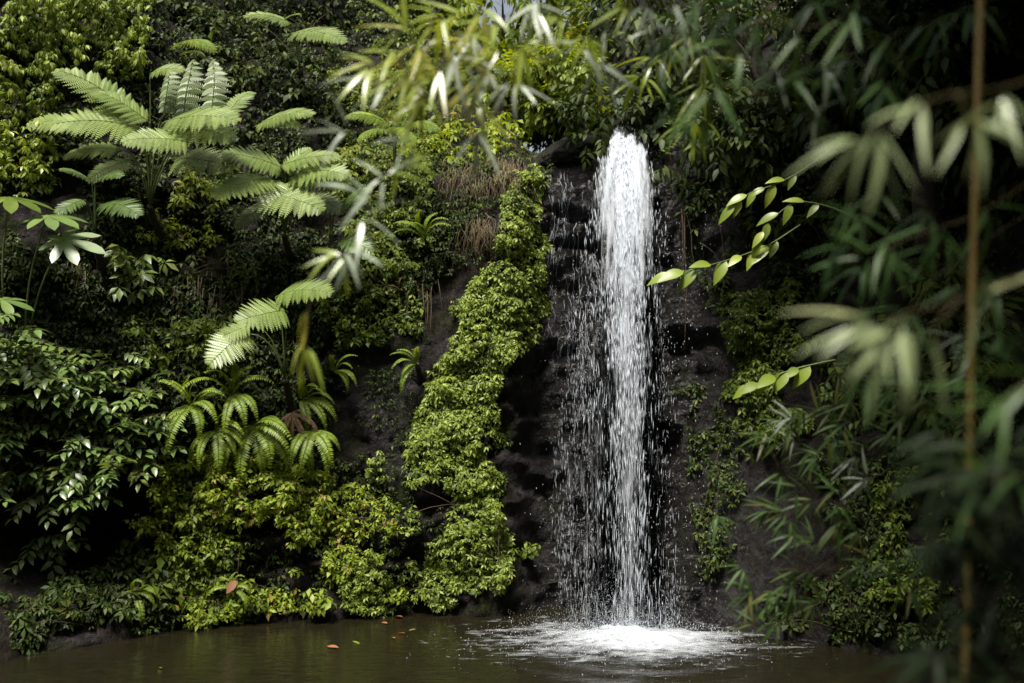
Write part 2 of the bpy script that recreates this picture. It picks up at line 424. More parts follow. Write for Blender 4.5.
def cliffY(x, z):
    i = np.clip(np.searchsorted(xs, x) - 1, 0, len(xs) - 2); j = np.clip(np.searchsorted(zs, z) - 1, 0, len(zs) - 2)
    u = np.clip((x - xs[i]) / (xs[i + 1] - xs[i]), 0, 1); v = np.clip((z - zs[j]) / (zs[j + 1] - zs[j]), 0, 1)
    u = .5 * u + .5 * u * u * (3 - 2 * u)
    return (TB[j, i] * (1 - u) + TB[j, i + 1] * u) * (1 - v) + (TB[j + 1, i] * (1 - u) + TB[j + 1, i + 1] * u) * v


gx = np.arange(-9, 9.001, .05); gz = np.arange(-.8, 9.5, .05)
X, Z = np.meshgrid(gx, gz, indexing='ij')
wob = .25 * (fbm(np.stack([X * .8, Z * .8, 0 * X + 3], -1), 3) - .5)
Yc = cliffY(X + wob * np.clip(1 - Z / 5.2, .15, 1), Z)
K = np.array([1, 2, 3, 2, 1.]); K /= K.sum()
for ax in (0, 1):
    Yc = np.apply_along_axis(lambda r: np.convolve(np.pad(r, 2, mode='edge'), K, 'valid'), ax, Yc)
pp = np.stack([X, Z, 0 * X], -1)
Yc -= .55 * (fbm(pp * 1.1 + 5, 4) - .5) * np.clip((X - .3) ** 2 * 1.2 + .45, 0, 1)
# blocky, ledged wet rock
bl = fbm(np.stack([X * 3.2, Z * 5, 0 * X + 9], -1), 4)
ph_ = fbm(np.stack([X * 1.6, Z * 1.1, 0 * X + 4], -1), 3)
st = Z * 1.9 + ph_ * 2.4; led = st - np.floor(st)
Yc -= .16 * (np.clip(led * 1.25, 0, 1) ** .7 - .5) + .14 * (np.abs(bl - .5) * 2 - .3) + .12 * (fbm(pp * np.array([7, 10, 1.]), 4) - .5)
Yc += 1.0 * np.exp(-((X + 4.25) / .7) ** 2 - ((Z - .8) / .34) ** 2)          # the hollow low in the left wall
mb = MB()
nx, nz_ = X.shape
CV = np.stack([X, Yc, Z], -1).reshape(-1, 3)
i, j = np.meshgrid(np.arange(nx - 1), np.arange(nz_ - 1), indexing='ij')
CQ = np.stack([i * nz_ + j, (i + 1) * nz_ + j, (i + 1) * nz_ + j + 1, i * nz_ + j + 1], -1).reshape(-1, 4)
wetv = np.clip(1.15 - np.abs(X - 1.15) / 1.5, 0, 1) * np.clip((5.6 - Z) / .6, 0, 1) * np.clip((X - .1) / .25, 0, 1)
wetv = np.maximum(wetv, .55 * np.clip(1 - np.abs(X + 1.45) / .6, 0, 1) * np.clip(1 - np.abs(Z - 2.2) / .9, 0, 1))
mb.add(CV, [CQ], np.clip(wetv, 0, 1).ravel())
cliff = kind(mb.build('cliff', M['cliff']), 'structure', 'dark wet rock cliff with soil and moss behind the waterfall and plants')
BVH = BVHTree.FromPolygons([tuple(v) for v in CV], [tuple(q) for q in CQ])
CAMV = Vector(CAM)


def hit(px, py):
    px = np.atleast_1d(px); py = np.atleast_1d(py)
    D = nrm(rays(px, py)); P = np.full((len(px), 3), np.nan); N_ = np.zeros((len(px), 3))
    for k in range(len(px)):
        l, n, _, _ = BVH.ray_cast(CAMV, Vector(D[k]))
        if l is not None:
            if n.y > 0: n = -n
            P[k] = l; N_[k] = n
    return P, N_


# ------------------------------------------------------------------ ground sheet (pool bed, banks, hills; rear slopes added to block low sky)
def gh(x, y):
    r = np.sqrt((x / 1.15) ** 2 + (y - 4.5) ** 2)
    h = -.7 + 1.0 * np.clip((r - 4.6) / 1.2, 0, 1) * (y < 4) + 9.5 * np.clip((r - 7.3) / 6, 0, 1) ** 1.1
    notch = np.exp(-((x - .7) / 1.6) ** 2) * (y > 9)
    h = h * (1 - notch) + notch * np.minimum(h, 4.6 + .03 * y)
    beh = np.clip(-y / 4, 0, 1)
    return h + 3 * (fbm(np.stack([x * .12, y * .12, 0 * x], -1), 3) - .5) * np.clip((r - 7) / 6, 0, 1) - np.where(y > 6, np.clip((y - 6) / 4, 0, 1) * 1.2, 0)


rr = np.concatenate([np.linspace(0, 20, 61), np.geomspace(21, 900, 24)]); th = np.linspace(0, 2 * math.pi, 97)[:-1]
Rg, Tg = np.meshgrid(rr, th, indexing='ij')
gxx, gyy = Rg * np.cos(Tg), 4.5 + Rg * np.sin(Tg)
gV = np.stack([gxx, gyy, np.where(Rg < 60, gh(gxx, gyy), 7)], -1).reshape(-1, 3)
nt_ = len(th)
i, j = np.meshgrid(np.arange(len(rr) - 1), np.arange(nt_), indexing='ij'); k = (j + 1) % nt_
gq = np.stack([i * nt_ + j, (i + 1) * nt_ + j, (i + 1) * nt_ + k, i * nt_ + k], -1).reshape(-1, 4)
kind(MB().add(gV, [gq]).build('ground', M['ground']), 'structure', 'forest floor and ravine slopes around the pool, unseen rear slopes added to block low sky')

# pool water with real ripples spreading from the splash
IMP = np.array([1.13, 9.2])
wx = np.linspace(-7, 7, 281); wy = np.linspace(.2, 11.2, 261)
WX, WY = np.meshgrid(wx, wy, indexing='ij')
dr = np.sqrt((WX - IMP[0]) ** 2 + (WY - IMP[1]) ** 2)
WZ = .010 * np.sin(dr * 17 + 3 * fbm(np.stack([WX, WY, 0 * WX], -1) * 1.5, 3)) * np.exp(-dr / 1.6) + .006 * (fbm(np.stack([WX * 3, WY * 6, 0 * WX], -1), 3) - .5)
n2 = len(wy); i, j = np.meshgrid(np.arange(len(wx) - 1), np.arange(n2 - 1), indexing='ij')
wq = np.stack([i * n2 + j, (i + 1) * n2 + j, (i + 1) * n2 + j + 1, i * n2 + j + 1], -1).reshape(-1, 4)
kind(MB().add(np.stack([WX, WY, WZ], -1), [wq]).build('pool_water', M['water']), 'structure', 'murky brown pool below the waterfall')

# ------------------------------------------------------------------ waterfall
LIP = np.array([1.28, 11.0, 5.20])
fall = thing('waterfall', 'white waterfall dropping from the notch into the pool', 'waterfall', (1.15, 9.3, 0))
OCT = (np.array([[0, 0, -.5], [1, 0, -.1], [0, 1, -.1], [-1, 0, -.1], [0, -1, -.1], [0, 0, .5]]),
       [np.array([[0, 2, 1], [0, 3, 2], [0, 4, 3], [0, 1, 4], [5, 1, 2], [5, 2, 3], [5, 3, 4], [5, 4, 1]])])


def streaks(mb, P, ln, wd, tilt=None):
    n = len(P)
    R = np.zeros((n, 3, 3)); a = RS.uniform(0, 2 * math.pi, n)
    up = np.zeros((n, 3)); up[:, 2] = 1
    if tilt is not None: up[:, :2] = tilt
    up = nrm(up + RS.normal(0, .06, (n, 3)))
    fr = frames(up, n)
    fr = fr * np.stack([wd, wd * RS.uniform(.5, 1, n), ln], -1)[:, None, :]
    mb.scatter(OCT, P, fr, 1.0, .5)


def fall_pos(x0, vx, v, t, T0=.50):
    drop = 4.9 * t * t
    x = x0 + .80 * vx * T0 * (1.05 - 1.05 * np.exp(-(t / .42) ** 1.8)) - .15 * t
    return np.stack([x, LIP[1] - v * t, LIP[2] - drop], -1)


TG = math.sqrt(LIP[2] / 4.9)
# dense curtain: strands that thin out and break towards the pool
mbc = MB()
NS = 300
for s in range(NS):
    q = RS.normal(-.06, .48)
    while not -1.15 < q < 1.0: q = RS.normal(-.06, .48)
    x0 = LIP[0] + q * .085
    vx = (q * 1.0 + RS.normal(0, .10)) * (1.0 if q < 0 else .75)
    v = RS.uniform(1.30, 1.80)
    core = math.exp(-((q + .05) / .42) ** 2)
    n = int(150 * RS.uniform(.25, 1) ** 1.3) + 14
    t = TG * RS.uniform(0, 1, n)
    ph = RS.uniform(0, 10); tn = t / TG
    brk = vnoise(np.stack([t * 13 + ph, 0 * t + s * 1.7, 0 * t], -1))
    t = t[(brk > .12 + .66 * np.clip(tn - .30, 0, 1)) & (RS.uniform(0, 1, n) < np.interp(tn, [0, .5, 1], [1, .22 + .6 * core, .03 + .42 * core]))]
    tn = t / TG
    P = fall_pos(x0, vx * (1 - .25 * 0), v, t)
    P[:, 0] -= np.clip(tn - .45, 0, 1) * .16 * q * (q > -.3)
    P += RS.normal(0, 1, P.shape) * (.010 + .030 * tn)[:, None] * np.array([1, 1.2, 1.5])
    P[:, 0] += .025 * np.sin(t * 14 + ph) * t
    kp = fbm(P * np.array([8, 3, 2.2]) + 3, 3) + RS.uniform(-.06, .06, len(P)) > np.interp(tn, [0, .25, .55, 1], [.28, .40, .47, .50]) - .10 * core * (tn > .2)
    P, t, tn = P[kp], t[kp], tn[kp]
    sp_ = 9.8 * t + .6
    streaks(mbc, P, RS.uniform(.016, .042, len(t)) * (1 + sp_ * .42), RS.uniform(.002, .0062, len(t)) * (1.15 - .5 * tn), np.stack([0 * t + .02 * vx, -v / (sp_ + .6) * .6], -1))
curtain = mbc.build('curtain', M['white'], fall, smooth=True)
# water films: continuous sheets that slide over the lip, stretch and tear on the way down
for lay in range(5):
    tv_ = np.concatenate([np.linspace(-.12, -.01, 10), np.linspace(0, TG, 170)]); nt2 = len(tv_)
    qq, tt = np.meshgrid(np.linspace(-1, 1, 49), tv_, indexing='ij')
    v_ = 1.34 + .12 * lay
    Pv = fall_pos(LIP[0] + qq * (.074 + .006 * lay), qq * (.62 + .12 * lay) * np.where(qq < 0, 1.05, .85), v_, np.maximum(tt, 0))
    Pv[..., 1] -= v_ * np.minimum(tt, 0); Pv[..., 2] += .02 * np.cos(qq * 7 + lay) - .35 * np.minimum(tt, 0) ** 2
    g_ = np.clip(tt / .5, 0, 1)
    Pv[..., 1] += g_ * .16 * (fbm(np.stack([qq * 6, tt * 3, 0 * qq + lay * 3.3], -1), 4) - .5)
    Pv[..., 0] += g_ * .10 * (fbm(np.stack([qq * 2, tt * 5, 0 * qq + lay * 7.7], -1), 3) - .5)
    tn = np.clip(tt / TG, 0, 1)
    edge = 1 - np.abs(qq + .05 * np.sin(tt * 9 + lay)) ** np.interp(tn, [0, .3, 1], [5, 2.5, 1.3])
    dv_ = edge * np.interp(tn, [0, .10, .38, .62, 1], [.54, .57, .46, .26, .20]) - .10 * tn - .22 * np.clip(tn - .35, 0, 1) * np.clip(np.abs(qq + .1) * 2.2, 0, 1.6)
    dv_ = dv_ - np.where(tt < .06, .17, 0) + np.where(tt < .12, .14 * np.sin(qq * 13 + lay * 1.3), 0)
    i, j = np.meshgrid(np.arange(48), np.arange(nt2 - 1), indexing='ij')
    MB().add(Pv, [np.stack([i * nt2 + j, (i + 1) * nt2 + j, (i + 1) * nt2 + j + 1, i * nt2 + j + 1], -1).reshape(-1, 4)], np.clip(dv_, -.3, 1).ravel()).build('water_film', M['film'], fall)
# a thin veil blown to the left over the wet rock, low down
for lay in range(2):
    qq, zz = np.meshgrid(np.linspace(0, 1, 41), np.linspace(0.02, 3.6, 90), indexing='ij')
    lx = np.interp(zz, [0, 1, 2, 3, 3.6], [.46, .40, .48, .66, .80]); rx = 1.25
    Pv = np.stack([lx + (rx - lx) * qq, np.interp(zz, [0, 4], [9.85, 10.45]) - .1 * lay + .15 * (fbm(np.stack([qq * 5, zz * 1.5, 0 * qq + lay], -1), 3) - .5), zz], -1)
    dv_ = .16 * np.sin(np.pi * np.clip(qq * .75 + .06, 0, 1)) * np.interp(zz, [0, .5, 2.8, 3.6], [.7, .9, 1, .0]) - .05
    i, j = np.meshgrid(np.arange(40), np.arange(89), indexing='ij')
    MB().add(Pv, [np.stack([i * 90 + j, (i + 1) * 90 + j, (i + 1) * 90 + j + 1, i * 90 + j + 1], -1).reshape(-1, 4)], dv_.ravel()).build('water_veil', M['film'], fall)
# loose side spray, bouncing off the rock towards the left
mbs = MB()
n = 5200
zz = 3.7 * RS.uniform(0, 1, n) ** 1.25
lft = np.interp(zz, [0, 1, 2, 3, 4.3], [.5, .38, .45, .68, .82]); rgt = np.interp(zz, [0, 1, 3, 4.3], [1.62, 1.62, 1.56, 1.5])
xx = lft + (rgt - lft) * RS.beta(1.1, 1.0, n)
yy = np.interp(zz, [0, 5], [9.75, 10.75]) + RS.normal(0, .2, n)
keep = fbm(np.stack([xx * 9, yy * 2, zz * 1.2], -1), 3) + RS.uniform(-.12, .12, n) > .50
P = np.stack([xx, yy, zz], -1)[keep]; n = len(P)
streaks(mbs, P, RS.uniform(.03, .12, n), RS.uniform(.0008, .0019, n))
n = 1100                                                             # fine stray drops around the column
P = np.stack([RS.normal(1.2, .42, n), RS.normal(9.5, .3, n), RS.uniform(0, 3.8, n) ** 1.05], -1)
streaks(mbs, P, RS.uniform(.008, .03, n), RS.uniform(.0015, .004, n))
spray = mbs.build('spray', M['white'], fall); spray['kind'] = 'stuff'
# trickles beside the fall, their white pieces also drawing glints on wet rock
mbr = MB()
for s in range(85):
    x = RS.uniform(.36, .98); z = RS.uniform(2.7, 4.8) if s < 130 else RS.uniform(1.0, 3)
    L_ = RS.uniform(.08, .5) if s % 4 else .8; pts = []
    k = int(L_ / .03) + 3
    for a in range(k):
        hx = hitp = BVH.ray_cast(Vector((x, 8.0, z)), Vector((0, 1, 0)))
        if hx[0] is None: break
        pts.append(np.array(hx[0]) + [0, -.012, 0]); z -= .03; x += RS.normal(0, .008)
    if len(pts) > 3:
        for a in range(0, len(pts) - 3, 5):
            if RS.rand() < .72:
                seg = np.array(pts[a:a + 6]); m_ = len(seg)
                mbr.tube(seg, RS.uniform(.0008, .003) * np.sin(np.linspace(.3, math.pi - .3, m_)), 4)
mbr.build('rivulet_glints', M['white'], fall)['kind'] = 'stuff'

# foam sheet where the fall hits the pool
fa = np.linspace(0, 2 * math.pi, 121)[:-1]; fr_ = np.linspace(0, 1, 50)
FR, FA = np.meshgrid(fr_, fa, indexing='ij')
fxx = .95 + FR * np.cos(FA) * 1.8; fyy = 9.2 + FR * np.sin(FA) * 1.1
prof = np.exp(-(FR * 1.75) ** 2 * 1.25) * (.9 + .25 * np.cos(FA - .1))
foz = .022 + .10 * np.exp(-(FR * 4.5) ** 2) + .09 * prof * (fbm(np.stack([fxx, fyy, 0 * fxx], -1) * 7, 3) - .3)
i, j = np.meshgrid(np.arange(49), np.arange(120), indexing='ij'); k = (j + 1) % 120
fq = np.stack([i * 120 + j, (i + 1) * 120 + j, (i + 1) * 120 + k, i * 120 + k], -1).reshape(-1, 4)
for lb, px_, py_, Yb, rx_, ry_, rz_, tl, sd_ in (('mossy dark ledge boulder sloping up to the left side of the waterfall lip', 572, 156, 11.55, .46, .42, .20, -.30, 3), ('dark wet boulder hugging the right side of the waterfall lip', 668, 146, 11.45, .20, .32, .17, .35, 8)):
    c_ = at(px_, py_, Yb); ob = thing('boulder', lb, 'boulder', c_ - [0, 0, rz_])
    uu, vv = np.meshgrid(np.linspace(0, 2 * math.pi, 65)[:-1], np.linspace(.03, math.pi - .03, 40), indexing='ij')
    dd_ = np.stack([np.cos(uu) * np.sin(vv), np.sin(uu) * np.sin(vv), np.cos(vv)], -1)
    Vb = dd_ * (.8 + .55 * (fbm(dd_ * 1.8 + sd_, 5))[..., None] - .25 * np.abs(fbm(dd_ * 3.1 + sd_, 3) - .5)[..., None]) * np.array([rx_, ry_, rz_])
    Vb = Vb @ roty(tl).T + c_
    i, j = np.meshgrid(np.arange(64), np.arange(39), indexing='ij'); k = (i + 1) % 64
    MB().add(Vb, [np.stack([i * 40 + j, i * 40 + j + 1, k * 40 + j + 1, k * 40 + j], -1).reshape(-1, 4), (np.arange(64) * 40)[None], (np.arange(64)[::-1] * 40 + 39)[None]], .25).build('stone', M['cliff'], ob)
foam = thing('foam', 'white churned foam and splash where the waterfall meets the pool', 'foam', (1.05, 9.2, 0))
fo = MB().add(np.stack([fxx, fyy, foz], -1), [fq], np.clip(prof * .62, 0, 1).ravel()).build('foam_sheet', M['foam'], foam)
mbp = MB()
n = 3200
rad = np.abs(RS.normal(0, .42, n)); an = RS.uniform(0, 2 * math.pi, n)
P = np.stack([1.05 + 1.45 * rad * np.cos(an), 9.2 + .9 * rad * np.sin(an), .01 + np.abs(RS.normal(0, 1, n)) * .11 * np.exp(-rad * 1.6)], -1)
streaks(mbp, P, RS.uniform(.006, .022, n), RS.uniform(.002, .006, n), RS.normal(0, .5, (n, 2)))
n = 7000                                                            # drifting fine mist
rad = np.abs(RS.normal(0, .33, n)); an = RS.uniform(0, 2 * math.pi, n)
P = np.stack([1.0 + 1.5 * rad * np.cos(an), 9.25 + rad * np.sin(an), .02 + np.abs(RS.normal(0, .26, n)) * np.exp(-rad)], -1)
streaks(mbp, P, RS.uniform(.004, .014, n), RS.uniform(.0009, .0020, n), RS.normal(0, .4, (n, 2)))
n = 90
rad = RS.uniform(.3, 1, n) ** .7 * 1.7; an = RS.uniform(0, 2 * math.pi, n)
P = np.stack([1.0 + 1.2 * rad * np.cos(an), 9.1 + .75 * rad * np.sin(an), .012 + RS.uniform(0, .02, n)], -1)
streaks(mbp, P, RS.uniform(.003, .006, n), RS.uniform(.002, .005, n), RS.normal(0, .5, (n, 2)))
so = mbp.build('splash', M['white'], foam); so['kind'] = 'stuff'


# ------------------------------------------------------------------ plants that cling to the cliff
def inpoly(px, py, poly):
    poly = np.asarray(poly, float); c = np.zeros(len(px), bool); n = len(poly)
    for a in range(n):
        x1, y1 = poly[a]; x2, y2 = poly[(a + 1) % n]
        with np.errstate(divide='ignore', invalid='ignore'):
            c ^= ((y1 > py) != (y2 > py)) & (px < (x2 - x1) * (py - y1) / (y2 - y1 + 1e-12) + x1)
    return c


def area(poly):
    p = np.asarray(poly, float); x, y = p[:, 0], p[:, 1]
    return abs(np.dot(x, np.roll(y, -1)) - np.dot(y, np.roll(x, -1))) / 2


def ell(cx, cy, rx, ry, n=14):
    a = np.arange(n) * 2 * math.pi / n
    return [(cx + rx * math.cos(t) * RS.uniform(.85, 1.15), cy + ry * math.sin(t) * RS.uniform(.85, 1.15)) for t in a]


def cling(poly, n, thick, freq=2.5, thr=.0, jit=12):
    poly = np.asarray(poly, float); lo = poly.min(0) - jit; hi = poly.max(0) + jit
    px = RS.uniform(lo[0], hi[0], n * 6); py = RS.uniform(lo[1], hi[1], n * 6)
    q = np.stack([px / 22, py / 22, 0 * px], -1)
    ok = inpoly(px + (vnoise(q) - .5) * 2.6 * jit, py + (vnoise(q + 31.7) - .5) * 2.6 * jit, poly)
    px, py = px[ok][:n], py[ok][:n]
    P, N_ = hit(px, py); g = ~np.isnan(P[:, 0]); P, N_ = P[g], N_[g]
    lump = fbm(P * freq, 3)
    g = lump > thr; P, N_, lump = P[g], N_[g], lump[g]
    out = nrm(.6 * N_ + np.array([0, -.55, .25]))
    off = thick * np.clip((lump - .25) * 2.0, .08, 1.3) * RS.uniform(.05, 1, len(P)) ** .7
    return P, P + out * off[:, None], N_, lump


def plant(name, label, cat, poly, temps, mat, size, dens=1.6, thick=.2, freq=2.5, thr=.38, upw=.75, mean=.5, sd=.2, group=None, stems=5, jit=12, stemmat='bark', rad=.0035):
    """a plant rooted on the cliff: one foliage mesh and one stem mesh"""
    n = int(area(poly) / (size * 100) ** 2 * 2.2 * dens) + 6
    B, P, N_, lump = cling(poly, n, thick, freq, thr, jit)
    if len(P) == 0:
        return None
    c = B[np.argmin(B[:, 2])]
    o = thing(name, label, cat, c, group)
    up = N_ * (1 - upw) + np.array([0, -.15, 1]) * upw + RS.normal(0, .28, P.shape)
    R = frames(up, len(P)); A = np.clip(RS.normal(mean, sd, len(P)) + (lump - .5) * .5, 0, .97); A[RS.rand(len(P)) < .006] = 1.0; S = size * (.5 + 1.0 * RS.uniform(0, 1, len(P)) ** 1.4)
    ch = RS.randint(0, len(temps), len(P)); mb = MB()
    for k, T in enumerate(temps):
        s = ch == k; mb.scatter(T, P[s], R[s], S[s], A[s])
    mb.build('foliage', mat, o)
    if stems:
        for k in RS.randint(0, len(P), stems):
            ms = MB()
            p1 = P[k]; d = np.linalg.norm(B - p1, axis=1); near = np.where((B[:, 2] < p1[2]) & (d < 1.2))[0]
            p0 = B[RS.choice(near)] if len(near) else B[k]
            t = np.linspace(0, 1, 7)[:, None]
            pts = p0 * (1 - t) + p1 * t + np.array([0, -.25 * thick - .03, .05]) * np.sin(t * math.pi) + RS.normal(0, .006, (7, 3))
            ms.tube(pts, rad * np.linspace(1.2, .5, 7), 5)
            ms.build('stem', M[stemmat], o)
    return o


# the dense ground cover nobody could count, its leaves darkened to stand for shade
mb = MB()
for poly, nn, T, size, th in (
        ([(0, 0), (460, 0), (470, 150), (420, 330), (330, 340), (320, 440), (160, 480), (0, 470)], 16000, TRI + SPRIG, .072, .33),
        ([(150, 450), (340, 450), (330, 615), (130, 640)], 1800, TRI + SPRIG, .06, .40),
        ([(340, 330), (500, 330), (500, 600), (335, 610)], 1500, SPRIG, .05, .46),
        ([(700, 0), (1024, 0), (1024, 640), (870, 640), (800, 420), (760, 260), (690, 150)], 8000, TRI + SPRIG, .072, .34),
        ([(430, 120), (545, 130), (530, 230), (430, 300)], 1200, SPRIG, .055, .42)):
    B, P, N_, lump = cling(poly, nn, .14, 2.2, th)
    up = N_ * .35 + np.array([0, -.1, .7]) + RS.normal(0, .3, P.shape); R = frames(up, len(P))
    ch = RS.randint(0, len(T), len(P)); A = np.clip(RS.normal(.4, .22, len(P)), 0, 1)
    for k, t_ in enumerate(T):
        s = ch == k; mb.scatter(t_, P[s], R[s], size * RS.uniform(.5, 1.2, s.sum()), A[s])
kind(mb.build('undergrowth', M['dark']), 'stuff', 'low undergrowth, leaves coloured shade-dark, covering the cliff between the larger plants', 'undergrowth')

# --- creepers and shrubs of the left wall
plant('creeper', 'lime creeper of drooping rosettes draping the top left of the cliff', 'creeper',
      [(0, -12), (140, -12), (158, 20), (150, 52), (132, 60), (112, 82), (80, 60), (40, 95), (0, 90)], WHORL, M['curtain'], .066, 2.2, .6, 2.4, .38, .85, .58, .2, jit=16)
plant('creeper', 'small drooping creeper cushion hanging above the broad tree fern fronds at left', 'creeper', ell(120, 72, 20, 16), WHORL, M['curtain'], .06, 2.2, .4, 2.5, .2, .6, .6, .15)
plant('leafy_bush', 'bright yellow green bush at the left edge under the tree ferns', 'bush', ell(24, 163, 40, 30), WHORL + SPRIG, M['yellow'], .07, 2.2, .45, 2.2, .3, .65, .5, .2)
plant('leafy_bush', 'dim bush of drooping leaves at the left edge above the palmate leaves', 'bush', ell(20, 112, 34, 22), WHORL, M['mid'], .075, 1.8, .35, 2.2, .3, .6, .5, .2)
plant('vine_thicket', 'vine thicket with leaves coloured shade-dark at the top between creeper and bamboo leaves', 'thicket', [(160, -12), (330, -12), (345, 60), (300, 100), (225, 95), (190, 45), (165, 40)], TRI + SPRIG, M['dark'], .10, 1.7, .5, 1.8, .36, .6, .6, .2)
plant('vine_thicket', 'dark thicket of small leaves behind the hanging bamboo leaves', 'thicket', [(330, -12), (440, -12), (450, 80), (400, 120), (340, 110)], TRI + SPRIG, M['mid'], .08, 1.8, .45, 1.8, .38, .6, .35, .2)
plant('climbing_vine', 'upright climbing vine with paired small leaves left of the bamboo twigs', 'vine', [(366, 70), (392, 62), (394, 118), (368, 118)], TRI, M['lime'], .05, 2.2, .3, 2, .1, .6, .55, .2)
plant('leafy_shrub', 'shrub with bright upright leaf tufts between the two big ferns', 'shrub', ell(205, 195, 30, 26), SPRIG, M['mid'], .09, 1.5, .4, 2.6, .35, .7, .75, .15)
plant('leafy_shrub', 'thin shrub with pale leaf tufts reaching left over the dark hollow', 'shrub', ell(175, 240, 36, 12), SPRIG, M['lime'], .085, 1.4, .5, 3, .3, .7, .5, .15)
plant('leafy_shrub', 'small glossy shrub in the dark hollow below the palmate leaf', 'shrub', ell(130, 280, 26, 30), SPRIG, M['broad'], .13, 1.5, .45, 3, .32, .75, .8, .15)
plant('leafy_shrub', 'drooping dark shrub above the pale hanging fern frond', 'shrub', ell(215, 285, 40, 32), TRI + SPRIG, M['dark'], .09, 1.8, .4, 2.5, .32, .55, .8, .2)
plant('leafy_shrub', 'yellowish shrub with round leaves beside the large broadleaf shrub', 'shrub', ell(140, 365, 20, 14), TRI, M['yellow'], .12, 1.6, .45, 3, .2, .6, .4, .15)
plant('leafy_shrub', 'dense small leaved shrub overhanging the bare rock', 'shrub', [(325, 262), (375, 238), (412, 262), (418, 330), (385, 348), (330, 350), (318, 310)], SPRIG + TRI, M['mid'], .062, 2.3, .4, 2.4, .3, .6, .55, .18)
plant('leafy_shrub', 'low shrub tumbling from the dark slope above the sword ferns', 'shrub', ell(185, 345, 55, 28), TRI + SPRIG, M['mid'], .075, 1.8, .35, 2.5, .36, .6, .45, .2)
plant('leafy_shrub', 'mossy shrub of tiny leaves above the bright creeper curtain', 'shrub', [(300, 170), (400, 140), (440, 165), (430, 235), (350, 245)], SPRIG, M['mid'], .06, 2.0, .4, 2.2, .36, .6, .6, .2)
# broadleaf shrub at the left with drooping tiers of twigs
BL = [twigT(9, .46, 3, i + 50, -.12, .36) for i in range(5)]


def tiered(name, label, cat, poly, temps, mat, size, n, thick, mean=.5, sd=.18, down=-.25):
    B, P, N_, lump = cling(poly, n, thick, 1.6, .2, 10)
    o = thing(name, label, cat, B[np.argmin(B[:, 2])])
    d = np.stack([RS.normal(0, .8, len(P)), -np.abs(RS.normal(.7, .3, len(P))), RS.normal(down, .25, len(P))], -1)
    R = dirframes(d, np.array([0, -.3, 1.0])); S = size * RS.uniform(.7, 1.15, len(P)); A = np.clip(RS.normal(mean, sd, len(P)), 0, 1)
    mb = MB(); ch = RS.randint(0, len(temps), len(P))
    for k, T in enumerate(temps):
        s = ch == k; mb.scatter(T, P[s], R[s], S[s], A[s])
    mb.build('foliage', mat, o)
    ms = MB(); rt = B[np.argmin(B[:, 2])]
    for k in range(len(P)):
        t = np.linspace(0, 1, 4)[:, None]
        e = P[k] + nrm(d[k]) * S[k]
        ms.tube(np.concatenate([B[k] * (1 - t) + P[k] * t, e[None]]), np.linspace(.007, .002, 5), 4)
    ms.build('stem', M['bark'], o)
    return o


tiered('broadleaf_shrub', 'large broadleaf shrub in drooping tiers above the dark bank at left', 'shrub', [(-10, 345), (90, 350), (150, 372), (165, 420), (150, 470), (110, 495), (60, 500), (-10, 490)], BL, M['broad'], .33, 300, .95, .66, .18, -.02)
tiered('broadleaf_shrub', 'small broadleaf spray hanging lowest at left in front of the dark hollow', 'shrub', [(22, 500), (60, 505), (66, 560), (30, 572)], BL, M['broad'], .32, 9, .5, .65)
plant('bank_shrub', 'dim low shrub on the muddy bank at bottom left', 'shrub', [(0, 585), (90, 575), (160, 575), (165, 610), (80, 628), (0, 648)], SPRIG, M['dark'], .075, 1.7, .25, 2.5, .34, .65, .45, .2)
plant('bank_shrub', 'leafy fernlike shrub at the foot of the wall right of the dark hollow', 'shrub', ell(150, 575, 26, 30), TRI, M['mid'], .10, 1.6, .3, 2.5, .3, .65, .5, .2)

# --- lower mats
plant('creeper', 'bright small leaved creeper mat below the sword ferns', 'creeper', [(150, 455), (215, 445), (300, 462), (345, 480), (335, 520), (290, 545), (270, 520), (205, 545), (160, 530)], TRI + SPRIG, M['lime'], .062, 3.0, .50, 3.4, .14, .6, .62, .22, stems=4)
plant('creeper', 'yellow green creeper mat around the orange leaf by the water', 'creeper', [(165, 530), (235, 540), (250, 600), (235, 622), (180, 622), (150, 585)], TRI + SPRIG, M['lime'], .058, 2.6, .40, 3.2, .22, .6, .52, .2)
plant('creeper', 'thin creeper strip along the waterline left of the bright rosette', 'creeper', [(240, 590), (300, 588), (300, 622), (240, 622)], TRI, M['lime'], .055, 1.9, .2, 3, .3, .65, .7, .2)
plant('creeper', 'loose creeper tufts on the wet bare rock above the bright rosette', 'creeper', [(300, 520), (350, 485), (392, 505), (385, 560), (330, 585), (285, 570)], TRI + SPRIG, M['lime'], .056, 1.5, .24, 3, .40, .6, .7, .2)
plant('creeper', 'olive creeper mat of tiny leaves at the foot of the ridge', 'creeper', [(345, 575), (385, 545), (440, 520), (500, 530), (505, 596), (450, 605), (350, 615)], SPRIG, M['curtain'], .046, 2.0, .26, 2.6, .38, .6, .6, .2)
plant('creeper', 'pale creeper tufts in the middle of the ridge below the bare rock', 'creeper', [(372, 455), (420, 440), (470, 470), (495, 530), (440, 545), (385, 520)], SPRIG + TRI, M['curtain'], .048, 1.7, .22, 2.6, .44, .6, .45, .2)
